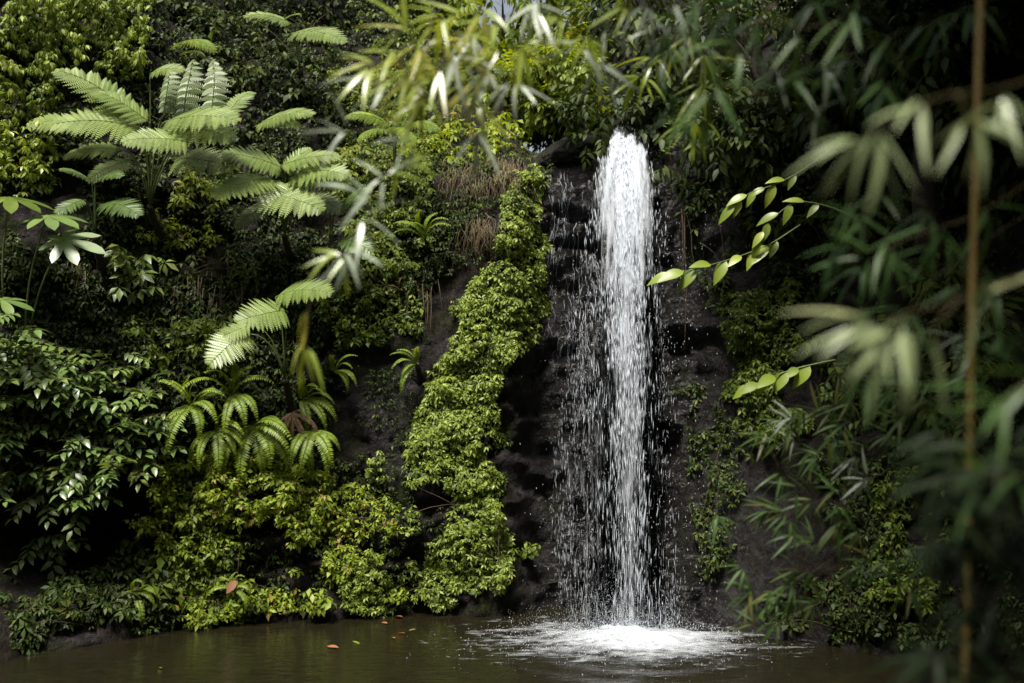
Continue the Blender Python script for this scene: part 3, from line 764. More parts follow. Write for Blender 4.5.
# --- the bright curtain beside the waterfall
plant('creeper_curtain', 'dense bright green creeper curtain down the ridge beside the waterfall', 'creeper',
      [(512, 172), (540, 178), (546, 200), (540, 235), (547, 250), (541, 300), (545, 335), (528, 352), (498, 372), (494, 430), (497, 500), (478, 520), (462, 470), (420, 465), (408, 440), (416, 405), (436, 368), (456, 332), (470, 300), (488, 260), (498, 220)],
      SPRIG, M['curtain'], .050, 3.0, .15, 4.5, .24, .62, .55, .2, stems=6, jit=10)
plant('creeper_curtain', 'narrow trailing end of creeper touching the pool under the ridge', 'creeper', [(484, 500), (498, 500), (504, 560), (512, 592), (498, 596), (486, 560)], SPRIG, M['yellow'], .05, 2.2, .25, 3, .25, .55, .35, .2, jit=5)

# base rosettes
def rosette(px, py, r, label, mat, lift=.05, group=None):
    P, N_ = hit(np.array([px]), np.array([py]))
    c = P[0] + np.array([0, -.08, -.02])
    o = thing('rosette_plant', label, 'plant', c, group)
    n = 46; d = RS.normal(size=(n, 3)); d[:, 2] = np.abs(d[:, 2]) * .7 + .1; d[:, 1] = -np.abs(d[:, 1]); d = nrm(d)
    Pp = c + d * r * RS.uniform(.25, 1, (n, 1)) + [0, 0, lift]
    mb = MB(); up = nrm(d * .6 + [0, -.1, .8]); R = frames(up, n); ch = RS.randint(0, 4, n)
    for k in range(4):
        s = ch == k; mb.scatter(TRI[k], Pp[s], R[s], r * .38 * RS.uniform(.7, 1.2, s.sum()), np.clip(RS.normal(.6, .2, s.sum()), 0, 1))
    mb.build('foliage', mat, o)
    ms = MB()
    for k in range(0, n, 3):
        t = np.linspace(0, 1, 4)[:, None]; ms.tube(c * (1 - t) + Pp[k] * t, .004, 4)
    ms.build('stem', M['greenstem'], o)


rosette(320, 608, .22, 'bright rosette of lobed leaves at the waterline below the wet rock', M['lime'])
rosette(258, 610, .15, 'small rosette at the waterline right of the orange leaf', M['mid'])
rosette(398, 600, .16, 'low leafy rosette on the waterline under the olive creeper mat', M['lime'])
rosette(436, 603, .09, 'tiny rosette at the waterline near the floating leaves', M['mid'])
rosette(529, 556, .17, 'lone green plant on the wet rock between ridge and waterfall', M['mid'])
rosette(437, 470, .10, 'bright yellow tuft on the ridge edge near the bare rock', M['yellow'])
rosette(373, 466, .09, 'pale yellow leaf tuft at the lower end of the bare rock', M['yellow'])


# ------------------------------------------------------------------ ferns
def frond_mesh(name, mat, bip=True, n=20, wid=.30, arch=.16, droop=.2, seed=0, fine=11, base=.12):
    """unit frond from (0,0,0) to (0,1,0), arched in Z"""
    r = np.random.RandomState(seed); mb = MB()
    def C(t): return np.stack([0 * t + .03 * np.sin(t * 4 + seed), t, arch * 4 * t * (1 - t) ** .8 * np.where(t < 1, 1, 0)], -1)
    tt = np.linspace(0, .995, 16); mb.tube(C(tt), np.linspace(.011, .002, 16), 4, .25)
    for i in range(n):
        t = .04 + .95 * (i + .5) / n
        c = C(np.array([t]))[0]; T = nrm(C(np.array([min(t + .02, .999)]))[0] - C(np.array([t - .02]))[0])
        Lp = wid * (math.sin(math.pi * min(1, (t + base) / (1.04 + base)) ** .8) ** .75) * r.uniform(.9, 1.08) + .012
        for s in (-1, 1):
            side = np.array([s, 0, 0.]); a = .30 + .25 * t + r.normal(0, .06)
            d = nrm(side * math.cos(a) + T * math.sin(a)); up = nrm(np.cross(side * s, T) + r.normal(0, .12, 3))
            av = np.clip(.5 + r.normal(0, .12), 0, 1)
            if not bip:
                sp = .95 / n
                tv, tf = leafT(sp * 1.0 / Lp, 4, .15, droop * 1.3, .25, .9)
                R = dirframes(d[None], up)[0]
                mb.add(c + tv @ R.T * Lp, tf, av)
            else:
                m = fine; u = (np.arange(m) + .5) / m; dr = -droop * Lp * u ** 2
                ax = c + d * (Lp * u)[:, None] + np.array([0, 0, 1.]) * dr[:, None]
                mb.tube(np.vstack([c, ax]), np.linspace(.003, .001, m + 1), 3, av, cap=False)
                pl = .95 / n * .72 * np.clip(1.25 * (1 - u ** 2.2), .12, 1)
                pw = Lp / m * .5
                for q in (-1, 1):
                    x = nrm(np.cross(d, up)) * q
                    e = ax + x * pl[:, None] + d * (pw * .9) - np.array([0, 0, 1.]) * (pl * .18)[:, None]
                    V = np.stack([ax - d * pw, ax + d * pw * .95, e + d * pw * .35, e - d * pw * .55], 1).reshape(-1, 3)
                    f = np.arange(m * 4).reshape(m, 4)
                    mb.add(V, [f if q > 0 else f[:, ::-1]], av)
    return mb.mesh(name, mat, smooth=False)


FR = [frond_mesh('frond', M['fern'], True, 16, .40, .08, .12, s, 12, .26) for s in range(5)]
FRY = [frond_mesh('frond', M['sword'], True, 18, .30, .16, .25, s + 9) for s in range(2)]
FRS = [frond_mesh('frond', M['sword'], False, 24, .125, .24, .14, s + 20) for s in range(3)]
FRL = [frond_mesh('frond', M['fernlad'], True, 9, .22, .05, .8, s + 60, 9) for s in range(3)]
FRD = [frond_mesh('frond', M['broad'], True, 16, .38, .09, .14, s + 40) for s in range(2)]
FRB = [frond_mesh('frond', M['brownfrond'], False, 20, .085, .2, .3, 33)]


def put_frond(me, b, t, up, parent, wide=1.0):
    d = t - b; L_ = np.linalg.norm(d)
    R = dirframes(d[None], np.asarray(up, float))[0]; wide = wide * (RS.uniform(.95, 1.2) if me in FR else 1)
    m = np.eye(4); m[:3, :3] = R * np.array([L_ * wide, L_, L_]); m[:3, 3] = b
    o = bpy.data.objects.new('frond', me); col.objects.link(o)
    o.parent = parent; o.matrix_parent_inverse = parent.matrix_basis.inverted(); o.matrix_basis = Matrix(m.tolist())
    return o


def tree_fern(label, crown, fronds, dY, ups=(0, -.66, .75), meshes=FR, name='tree_fern', trunk=.8, group=None):
    P, _ = hit(np.array([crown[0]]), np.array([crown[1]])); Y0 = P[0][1] - dY
    c = at(crown[0], crown[1], Y0)
    o = thing(name, label, 'fern', c - [0, -dY * .7, trunk * .4], group)
    ms = MB()
    pt = np.stack([c + [0, dY * .7 * (1 - u), -trunk * .4 * (1 - u)] for u in np.linspace(0, 1, 8)])
    MB().tube(pt + RS.normal(0, .008, pt.shape), np.linspace(.045, .03, 8), 8).build('trunk', M['darkbark'], o)
    for f in fronds:
        bx, by, tx, ty = f[:4]; db = f[4] if len(f) > 4 else .1; dt = f[5] if len(f) > 5 else .3; w = f[6] if len(f) > 6 else 1.0
        b = at(bx, by, Y0 - db); t = at(tx, ty, Y0 - dt)
        u = f[7] if len(f) > 7 else ups
        ms_ = FRL if len(f) > 7 else meshes
        put_frond(ms_[RS.randint(len(ms_))], b, t, np.array(u) + RS.normal(0, .08, 3), o, w)
        s = np.linspace(0, 1, 7)[:, None]; mid = np.array([(c[0] + b[0]) / 2 * .6 + c[0] * .4, (c[1] + b[1]) / 2, max(c[2], b[2]) * .6 + b[2] * .4])
        ms.tube((1 - s) ** 2 * c + 2 * s * (1 - s) * mid + s * s * b, np.linspace(.009, .005, 7), 5)
    ms.build('stalk', M['greenstem'], o)
    return o


LAD = (0, -.25, 1)
tree_fern('large tree fern with wide pale fronds and upright ladder fronds at upper left', (150, 205), [
    (142, 131, 52, 124, .2, .5, 1.05), (88, 125, 27, 126, .1, .3, 1.1), (132, 116, 56, 70, .1, .2, .8), (150, 122, 90, 92, .1, .25, .8),
    (165, 122, 236, 122, .2, .45, 1.0), (162, 134, 232, 140, .2, .4, 1.1), (188, 142, 123, 143, .5, .8, 1.15),
    (186, 118, 191, 60, .1, -.2, .95, (0, -.9, .3)), (213, 116, 213, 60, .1, -.2, .95, (0, -.9, .3)), (226, 116, 254, 92, .1, -.1, .9), (120, 150, 62, 158, -.1, 0, 1), (175, 158, 232, 170, -.1, .1, 1), (130, 160, 88, 182, 0, .2, 1),
    (165, 114, 170, 66, .1, -.2, .85, (0, -.9, .3)), (150, 74, 184, 70, .2, .3, 1.0)], .55)
tree_fern('tree fern with bright overlapping fronds above the dark hollow', (285, 235), [
    (284, 170, 222, 154, .2, .5, 1.05), (280, 166, 340, 158, .2, .3, .9), (272, 178, 215, 198, .3, .7, 1.2), (262, 192, 320, 212, .35, .6, 1.05),
    (290, 178, 346, 176, .2, .5, .9), (285, 172, 310, 148, .1, .1, 1.0), (280, 180, 262, 208, .3, .6, 1.0), (300, 178, 340, 190, .2, .4, 1.0), (270, 205, 236, 228, .1, .3, .9), (300, 200, 345, 212, 0, .2, 1.0)], .5)
tree_fern('single level fern frond raised on a thin stalk above the bright fern', (272, 170), [(256, 126, 312, 115, .1, .3, .9), (262, 122, 300, 128, .2, .3, .9)], .35, meshes=FR)
tree_fern('pale hanging fern beside the sword ferns, its largest frond facing outward', (285, 380), [
    (288, 312, 236, 322, .3, .6, 1.2), (250, 334, 208, 364, .2, .5, 1.05), (275, 298, 332, 292, .1, .3, 1.0), (250, 325, 212, 345, .2, .3, 1.0)], .4)
tree_fern('two pale level fern fronds at the top edge', (300, 70), [(292, 24, 244, 16, .2, .4, .9), (290, 34, 345, 42, .2, .45, .9), (280, 22, 300, 14, .1, .2, .9)], .45)
tree_fern('small fern frond pair near the top above the ladder fronds', (195, 95), [(172, 48, 216, 53, .2, .4, .9), (180, 55, 205, 58, .1, .2, .9)], .45, meshes=FRY)
tree_fern('yellow green fern behind the hanging bamboo twigs', (395, 185), [
    (392, 128, 345, 118, .1, .3, .9), (392, 124, 432, 108, .1, .3, .9), (395, 132, 358, 142, .2, .4, .9), (398, 130, 440, 132, .2, .4, .9), (390, 128, 412, 148, .2, .5, .9)], .4, meshes=FRY)
tree_fern('dim fern in the dark hollow under the wide pale fronds', (95, 235), [(90, 180, 60, 170, .1, .3, 1), (95, 182, 122, 176, .1, .3, 1), (85, 200, 55, 215, .2, .4, 1), (100, 205, 140, 215, .2, .4, 1)], .3, meshes=FRD)
tree_fern('dim broad fern under the overlapping bright fronds', (330, 275), [(330, 215, 300, 205, .1, .3, 1), (335, 215, 372, 190, .1, .3, 1), (340, 240, 372, 252, .2, .4, 1)], .3, meshes=FRD)


def clump_fern(label, px, py, n, L_, az, meshes=FRS, dY=.25, el=(.1, .9), group=None, name='sword_fern', droop=.7, up=(0, -.5, .85)):
    P, _ = hit(np.array([px]), np.array([py])); c = P[0] - np.array([0, dY, 0])
    o = thing(name, label, 'fern', P[0], group)
    MB().tube(np.stack([P[0] + [0, .04, -.04], (P[0] + c) / 2, c]), [.03, .028, .015], 6).build('rootstock', M['bark'], o)
    for k in range(n):
        a = az[0] + (az[1] - az[0]) * (k + RS.uniform(.2, .8)) / n          # 0 = right, 90 = up, 180 = left, in the wall's plane
        a = math.radians(a)
        l = L_ * RS.uniform(.75, 1.15)
        d = np.array([math.cos(a), -RS.uniform(*el), math.sin(a)]); d = nrm(d)
        t = c + d * l; t[2] -= droop * l * .3
        put_frond(meshes[RS.randint(len(meshes))], c, t, np.array(up) + RS.normal(0, .1, 3), o, RS.uniform(.9, 1.2))
    return o


clump_fern('sword fern with arching yellow green fronds left of the withered frond', 240, 395, 9, .52, (-110, 215))
clump_fern('sword fern with long hanging fronds below the pale hanging fern', 262, 425, 9, .50, (-140, 20))
clump_fern('sword fern with bright spreading fronds beside the bare rock', 308, 400, 7, .42, (-80, 80))
clump_fern('shaded sword fern at the left end of the fern row', 200, 405, 8, .45, (-150, 150), FRS)
clump_fern('fern with drooping silvery fronds at the lower left of the bare rock', 318, 430, 6, .42, (-130, -20), FRS, .35)
clump_fern('withered brown fern hanging left of the bare rock', 300, 412, 5, .36, (-140, -30), FRB, .3, name='withered_fern')
clump_fern('fern with upright ladder fronds left of the bright creeper curtain', 428, 245, 7, .42, (20, 170), FRS, .3)
clump_fern('small fern with short curled fronds above the creeper ridge edge', 418, 365, 7, .30, (60, 250), FRS, .2)
clump_fern('small fern low in the yellow creeper mat by the water', 238, 585, 6, .24, (-60, 200), FRS, .15)
clump_fern('rust tipped little fern left of the ridge ferns', 402, 292, 4, .22, (60, 200), FRB, .2, name='withered_fern')
clump_fern('dark fern at the foot of the wall near the muddy bank', 140, 588, 6, .30, (-150, 60), FRS, .15)

# pale palmate leaves at the left edge
def palmate(label, px, py, r, n, tilt, stalk_to, mat):
    P, _ = hit(np.array([px]), np.array([py])); c = at(px, py, P[0][1] - .6)
    base = at(stalk_to[0], stalk_to[1], P[0][1] - .3)
    o = thing('palmate_plant', label, 'plant', base)
    up = np.array(tilt, float); R0 = frames(up[None], 1, fwd=np.array([[1., 0, 0]]))[0]
    T = leafT(.34, 6, .18, .12, .62, .6)
    for k in range(n):
        a = -1.25 * math.pi / 2 * 1.3 + k / (n - 1) * 1.25 * math.pi * 1.3
        R = R0 @ rotz(a + RS.normal(0, .06)) @ rotx(-.15)
        l = r * (.75 + .35 * math.cos(a * .6)) * RS.uniform(.9, 1.1)
        MB().scatter(T, [c], R[None], l, RS.uniform(.3, .8)).build('leaflet', mat, o)
    s = np.linspace(0, 1, 6)[:, None]
    MB().tube(base * (1 - s) + c * s + np.array([0, -.1, 0]) * np.sin(s * math.pi), .010, 6).build('stalk', M['greenstem'], o)


palmate('pale grey green palmate leaf facing up at the left above the dark hollow', 64, 240, .34, 7, (.1, -.65, .75), (30, 330), M['pale'])
palmate('dark green palmate leaf under the yellow green bush at left', 48, 215, .36, 8, (0, -.35, .94), (25, 330), M['broad'])
palmate('bright palmate leaf at the left edge right under the yellow green bush', 10, 197, .38, 8, (.1, -.3, .95), (6, 330), M['mid'])
palmate('half hidden palmate leaf at the left edge halfway up the wall', 2, 300, .26, 7, (.1, -.4, .9), (-10, 400), M['broad'])

# ------------------------------------------------------------------ ledge, moss, dry grass, hanging roots
plant('moss_cushion', 'yellow green moss cushion on the ledge left of the waterfall head', 'moss', [(525, 140), (560, 126), (608, 116), (606, 128), (570, 142), (540, 165), (505, 160)], BLADE, M['moss'], .07, 9, .05, 4, .1, .5, .5, .2, stems=0, jit=5)
plant('ledge_herb', 'small green herb on the ledge just above the wet rock', 'herb', [(545, 150), (575, 148), (598, 138), (600, 150), (575, 160), (548, 165)], SPRIG, M['lime'], .05, 2.6, .15, 3, .1, .6, .5, .15, jit=4, stems=5)
plant('moss_cushion', 'olive moss cushion at the top of the ridge under the bright bamboo', 'moss', [(440, 150), (500, 140), (512, 175), (480, 190), (440, 180)], BLADE, M['moss'], .08, 7, .06, 4, .2, .5, .5, .25, stems=0, jit=8)


def hangers(name, label, cat, spots, mat, n, ln, wd, sprd):
    P, _ = hit(np.array([spots[0]]), np.array([spots[1]])); o = thing(name, label, cat, P[0])
    px = spots[0] + RS.normal(0, sprd, n); py = spots[1] + RS.normal(0, sprd * .7, n)
    H, N_ = hit(px, py); mb = MB()
    for k in range(n):
        l = ln * RS.uniform(.5, 1.2); t = np.linspace(0, 1, 5)[:, None]
        p = H[k] + np.array([0, -.06, 0]) - np.array([0, 0, 1.]) * l * t + RS.normal(0, .03, (1, 3)) * t * np.array([1, .6, .2]) * 3 + RS.normal(0, .012, (5, 3)) + np.array([0, -.05, .02]) * np.sin(t * 3)
        mb.tube(p, wd * np.linspace(1, .3, 5), 3, RS.uniform(.2, 1))
    mb.build('blades', mat, o); return o


hangers('dry_grass', 'brown dry grass hanging over the ridge top left of the creeper curtain', 'grass tuft', (508, 170), M['dry'], 190, .5, .003, 10)
hangers('dry_grass', 'faded dry grass tuft hanging below the olive moss cushion', 'grass tuft', (470, 175), M['dry'], 180, .45, .003, 13)
hangers('dry_grass', 'straw coloured dead leaves hanging beside the creeper curtain halfway down', 'grass tuft', (480, 225), M['dry'], 120, .4, .003, 9)
hangers('hanging_roots', 'thin brown roots hanging down in front of the bare rock top', 'roots', (300, 340), M['dry'], 26, .9, .004, 10)
hangers('hanging_roots', 'tangle of hanging roots in the dark hollow left of the pale fern', 'roots', (200, 290), M['bark'], 40, 1.0, .005, 18)
hangers('hanging_roots', 'rust brown root strands under the pale palmate leaf', 'roots', (85, 262), M['dry'], 24, .55, .004, 6)
hangers('hanging_roots', 'root strands left of the small curled fern', 'roots', (425, 280), M['dry'], 24, .8, .004, 8)

# ------------------------------------------------------------------ fallen leaves
def fallen(label, p, s, up, mat, group=None):
    o = MB().scatter(leafT(.5, 5, .12, .1), [(0, 0, 0)], frames(np.array([up], float), 1), s, RS.uniform(.2, .8)).build('fallen_leaf', mat)
    o.location = tuple(p); tag(o, label, 'leaf', group)


P, _ = hit(np.array([243]), np.array([575]))
fallen('curled orange dead leaf caught on the creeper wall above the water', P[0] + [0, -.25, 0], .16, (.2, -.9, .4), M['orange'])
def onwater(px, py):
    d = rays(px, py); return CAM + d * (.018 - CAM[2]) / d[2]
for px, py, s, m_ in ((327, 646, .13, 'orange'), (352, 641, .10, 'sword'), (382, 622, .09, 'orange'), (395, 616, .12, 'orange'), (405, 633, .10, 'orange'), (416, 629, .08, 'dry'), (392, 637, .07, 'orange'), (464, 612, .06, 'dry'), (161, 668, .07, 'yellow')):
    fallen('small fallen leaf floating on the brown pool', onwater(px, py), s, (RS.normal(0, .1), RS.normal(0, .1), 1), M[m_], 'fallen leaves floating on the pool')

# ------------------------------------------------------------------ trees behind the head of the fall and on the right wall
def tree(label, base, crown, rad, mat, size, n, name='forest_tree', temps=TWIG, group=None, lobes=7, mean=.5, low=.35):
    base = np.array(base, float); crown = np.array(crown, float); rad = np.array(rad, float)
    o = thing(name, label, 'tree', base, group)
    mt = MB(); s = np.linspace(0, 1, 9)[:, None]
    mt.tube(base * (1 - s) + (crown + rad * [0, 0, .3]) * s + np.concatenate([[[0, 0, 0]], RS.normal(0, .05, (8, 3))]), np.linspace(.12, .03, 9), 8)
    tk = mt.build('trunk', M['darkbark'], o)
    C_ = crown + RS.uniform(-.75, .75, (lobes, 3)) * rad; Rr = rad * RS.uniform(.35, .6, (lobes, 1))
    ml = MB()
    for k in range(lobes):
        st = base * .3 + crown * .7; ml.tube(st * (1 - s) + C_[k] * s + [0, 0, .15] * np.sin(s * 3), np.linspace(.04, .008, 9), 5)
    ml.build('limb', M['darkbark'], tk)
    k = RS.randint(0, lobes, n); d = nrm(RS.normal(size=(n, 3)))
    P = C_[k] + d * Rr[k] * RS.uniform(low, 1, (n, 1)) ** .6
    g = fbm(P * 1.6, 2) > .40; P, d = P[g], d[g]; n = len(P)
    dd = nrm(d + RS.normal(0, .5, d.shape) + [0, -.2, -.35]); R = dirframes(dd, np.array([0, -.2, 1.]))
    ch = RS.randint(0, len(temps), n); A = np.clip(RS.normal(mean, .2, n), 0, 1); mb = MB()
    for q in range(len(temps)):
        z = ch == q; mb.scatter(temps[q], P[z], R[z], size * RS.uniform(.7, 1.2, z.sum()), A[z])
    mb.build('crown', mat, o)
    return o


def tpos(px, py, Y): return at(px, py, Y)
tree('sunlit tree on the plateau straight above the ledge left of the waterfall', tpos(500, 150, 14), tpos(505, 40, 14), (1.1, .9, 1.2), M['lime'], .32, 520)
tree('leafy tree above the waterfall head with sky showing through', tpos(575, 130, 16.5), tpos(572, 40, 16.5), (1.2, .9, 1.1), M['mid'], .34, 520)
tree('low bright bush like tree just behind the mossy ledge', tpos(560, 135, 13.6), tpos(552, 112, 13.6), (.8, .6, .6), M['lime'], .24, 1100)
tree('dark tree leaning over the right side of the waterfall head', tpos(690, 180, 11.2), tpos(665, 60, 11.0), (.95, .7, 1.0), M['dark'], .30, 900)
tree('broad tree behind the bamboo leaves at top centre', tpos(430, 120, 15), tpos(420, 20, 15), (1.3, .9, 1.2), M['mid'], .34, 600)
tree('distant tree filling the gap between the plateau trees', tpos(640, 120, 19), tpos(620, 10, 19), (2.0, 1.0, 1.6), M['lime'], .42, 620)
tree('tree with leaves coloured shade-dark over the right rock wall near the top', tpos(760, 200, 9.8), tpos(770, 60, 9.5), (.9, .6, 1.0), M['dark'], .28, 900)
tree('shadowy tree at the top right corner behind the bamboo', tpos(930, 250, 8.3), tpos(930, 70, 8.2), (1.2, .6, 1.2), M['dark'], .28, 1100)

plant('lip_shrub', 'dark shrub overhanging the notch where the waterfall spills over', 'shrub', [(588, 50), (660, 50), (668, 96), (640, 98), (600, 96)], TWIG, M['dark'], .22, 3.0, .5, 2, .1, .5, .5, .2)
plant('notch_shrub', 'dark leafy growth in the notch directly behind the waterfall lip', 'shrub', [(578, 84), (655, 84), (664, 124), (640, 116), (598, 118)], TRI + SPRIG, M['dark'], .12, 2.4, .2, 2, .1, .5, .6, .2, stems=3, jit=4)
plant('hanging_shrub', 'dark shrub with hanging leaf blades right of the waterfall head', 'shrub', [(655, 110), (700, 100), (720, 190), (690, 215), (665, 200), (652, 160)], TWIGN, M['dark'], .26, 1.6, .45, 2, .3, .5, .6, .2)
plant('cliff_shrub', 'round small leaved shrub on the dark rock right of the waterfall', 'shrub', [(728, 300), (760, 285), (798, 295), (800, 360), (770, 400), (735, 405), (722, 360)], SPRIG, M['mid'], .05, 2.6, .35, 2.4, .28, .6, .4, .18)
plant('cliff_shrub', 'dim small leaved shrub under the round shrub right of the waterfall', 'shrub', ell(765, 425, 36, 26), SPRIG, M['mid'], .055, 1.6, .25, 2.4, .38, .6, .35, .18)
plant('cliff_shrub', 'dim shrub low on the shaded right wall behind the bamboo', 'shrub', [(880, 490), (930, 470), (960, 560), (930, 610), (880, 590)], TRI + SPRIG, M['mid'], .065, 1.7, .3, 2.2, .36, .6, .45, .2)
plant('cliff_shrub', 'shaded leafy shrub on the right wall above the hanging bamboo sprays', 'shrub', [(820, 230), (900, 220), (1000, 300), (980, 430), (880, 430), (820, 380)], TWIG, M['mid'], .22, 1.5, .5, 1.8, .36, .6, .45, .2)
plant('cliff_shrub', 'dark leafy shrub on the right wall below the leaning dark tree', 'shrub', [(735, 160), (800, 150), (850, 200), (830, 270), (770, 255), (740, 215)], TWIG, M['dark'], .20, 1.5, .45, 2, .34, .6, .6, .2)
hangers('hanging_roots', 'single thin root hanging down the dark rock right of the waterfall', 'roots', (682, 210), M['bark'], 4, 1.6, .009, 2)


plant('plateau_shrub', 'light green shrub on the mossy plateau edge under the bright bamboo', 'shrub', [(415, 125), (470, 110), (525, 122), (530, 150), (470, 160), (420, 165)], SPRIG + TRI, M['lime'], .085, 2.0, .4, 2.0, .2, .65, .55, .2)
plant('plateau_shrub', 'dim shrub on the plateau edge left of the bright bamboo twigs', 'shrub', [(330, 105), (420, 100), (430, 165), (340, 170)], SPRIG + TRI, M['mid'], .085, 1.8, .4, 2.0, .28, .65, .5, .2)
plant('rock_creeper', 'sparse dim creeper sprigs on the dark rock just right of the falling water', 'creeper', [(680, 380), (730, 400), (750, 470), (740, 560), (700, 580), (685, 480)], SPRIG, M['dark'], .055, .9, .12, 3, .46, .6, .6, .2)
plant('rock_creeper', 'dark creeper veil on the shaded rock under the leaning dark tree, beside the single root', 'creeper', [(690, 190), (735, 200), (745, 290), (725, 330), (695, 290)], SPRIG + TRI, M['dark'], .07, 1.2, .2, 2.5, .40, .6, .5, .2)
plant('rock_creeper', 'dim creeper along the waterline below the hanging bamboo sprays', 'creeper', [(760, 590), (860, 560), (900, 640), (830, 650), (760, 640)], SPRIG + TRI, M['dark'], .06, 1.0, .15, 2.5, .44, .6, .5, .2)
clump_fern('bright sword fern under the broad row, nearest the lower creeper mat', 225, 430, 7, .40, (-150, 60), FRS, .3)
clump_fern('yellow sword fern at the upper corner of the bare rock, under the overhanging shrub', 338, 372, 6, .34, (-60, 120), FRS, .2)
# yellow leaf branches on the right
def branch(label, pts, mat, leaf, k, lw=.42, name='leafy_branch', alt=True, mean=.6, cat='branch', stemr=.008, droop=.35, both=False, stem='greenstem'):
    P = np.array([at(*p) for p in pts]); n = len(P)
    s = np.linspace(0, n - 1, 24); Q = np.stack([np.interp(s, np.arange(n), P[:, a]) for a in range(3)], -1)
    for _ in range(3): Q[1:-1] = (Q[:-2] + 2 * Q[1:-1] + Q[2:]) / 4
    o = thing(name, label, cat, Q[0])
    MB().tube(Q, np.linspace(stemr, stemr * .3, 24), 6).build('stem', M[stem], o)
    mb = MB(); T = leafT(lw, 6, .2, droop, .4)
    for q in range(k):
        u = .30 + .70 * q / (k - 1); idx = u * 23; i0 = min(int(idx), 22); c = Q[i0] + (Q[i0 + 1] - Q[i0]) * (idx - i0)
        tg = nrm(Q[i0 + 1] - Q[i0]); sd = (1 if q % 2 else -1)
        d = nrm(tg * .8 + np.array([0, -.25, sd * .45 - .35]) + RS.normal(0, .12, 3)) if q < k - 1 else tg
        mb.scatter(T, [c], dirframes(d[None], np.array([0.1, -.8, .7])), leaf * RS.uniform(.75, 1.1), np.clip(RS.normal(mean, .15), 0, 1))
    mb.build('foliage', mat, o)
    return o


branch('yellow green leafy branch reaching left toward the waterfall', [(800, 225, 8.3), (785, 235, 8.2), (768, 246, 8.1), (735, 258, 8.0), (700, 268, 7.9), (672, 274, 7.9)], M['yellow'], .22, 9, .44)
branch('pale leafy branch hanging below the round shrub at right', [(835, 360, 7.6), (815, 364, 7.5), (790, 370, 7.5), (765, 380, 7.4), (752, 386, 7.4)], M['lime'], .19, 7, .5)
branch('yellow leafed sprig curving up right of the waterfall head', [(830, 150, 8.4), (800, 172, 8.3), (775, 185, 8.2), (750, 192, 8.2), (735, 205, 8.2)], M['yellow'], .2, 8, .4)
branch('yellow hanging sprig above the branch that reaches toward the waterfall', [(850, 215, 8.0), (825, 205, 8.0), (795, 200, 8.0), (768, 222, 8.0), (760, 240, 8.0)], M['yellow'], .18, 7, .4)


# ------------------------------------------------------------------ bamboo
BT = [leafT(w, 6, .22, dr, .22, .85) for w, dr in ((.11, .08), (.10, .2), (.12, .32), (.10, .45))]


def fan(mb, c, ang, k, L_, spread, depth=.5, droop=.08, mean=.5):
    """bamboo leaves fanning out of a twig tip; ang in the picture plane: 0 right, 90 up"""
    for q in range(k):
        a = math.radians(ang) + spread * ((q + .5) / k - .5) + RS.normal(0, .12)
        d = np.array([math.cos(a), RS.normal(-.15, depth), math.sin(a) - droop * .3]); d = nrm(d)
        up = nrm(np.array([RS.normal(0, .35), -.45 + RS.normal(0, .3), .85]))
        mb.scatter(BT[RS.randint(4)], [c + d * .008 + RS.normal(0, .006, 3)], dirframes(d[None], up), L_ * RS.uniform(.7, 1.1), np.clip(RS.normal(mean, .16), 0, .93))


def bamboo_branch(label, stems, fans, mat, L_, parent=None, r=.0016, mean=.5, group=None, twigmat='twig', depth=.45, mix=0):
    """stems: lists of (px,py,Y); fans: (px,py,Y,angle,count[,spread])"""
    P0 = at(*stems[0][0])
    o = thing('bamboo_branch', label, 'bamboo', P0, group)
    ms = MB(); allp = []
    for st in stems:
        P = np.array([at(*p) for p in st]); n = len(P); s = np.linspace(0, n - 1, 6 * n)
        Q = np.stack([np.interp(s, np.arange(n), P[:, a]) for a in range(3)], -1)
        for _ in range(4): Q[1:-1] = (Q[:-2] + 2 * Q[1:-1] + Q[2:]) / 4
        if allp:
            d_ = np.linalg.norm(allp[0] - Q[0], axis=1)
            if d_.min() < .7: Q = np.vstack([allp[0][np.argmin(d_)], Q])
        ms.tube(Q, np.linspace(r, r * .4, len(Q)), 6); allp.append(Q)
    A = np.concatenate(allp); mb = MB(); mb2 = MB()
    for f in fans:
        c = at(*f[:3]); k = np.argmin(np.linalg.norm(A - c, axis=1))
        t = np.linspace(0, 1, 5)[:, None]
        ms.tube(A[k] * (1 - t) + c * t, r * .35, 4)
        fan(mb2 if RS.rand() < mix else mb, c, f[3], f[4], L_ * (f[6] if len(f) > 6 else 1), f[5] if len(f) > 5 else 2.5, depth, mean=mean)
    ms.build('stem', M[twigmat], o)
    mb.build('foliage', mat, o); mb2.build('foliage', M['sky_sheen'], o, label='leaves paled with sky sheen in their colour')
    return o


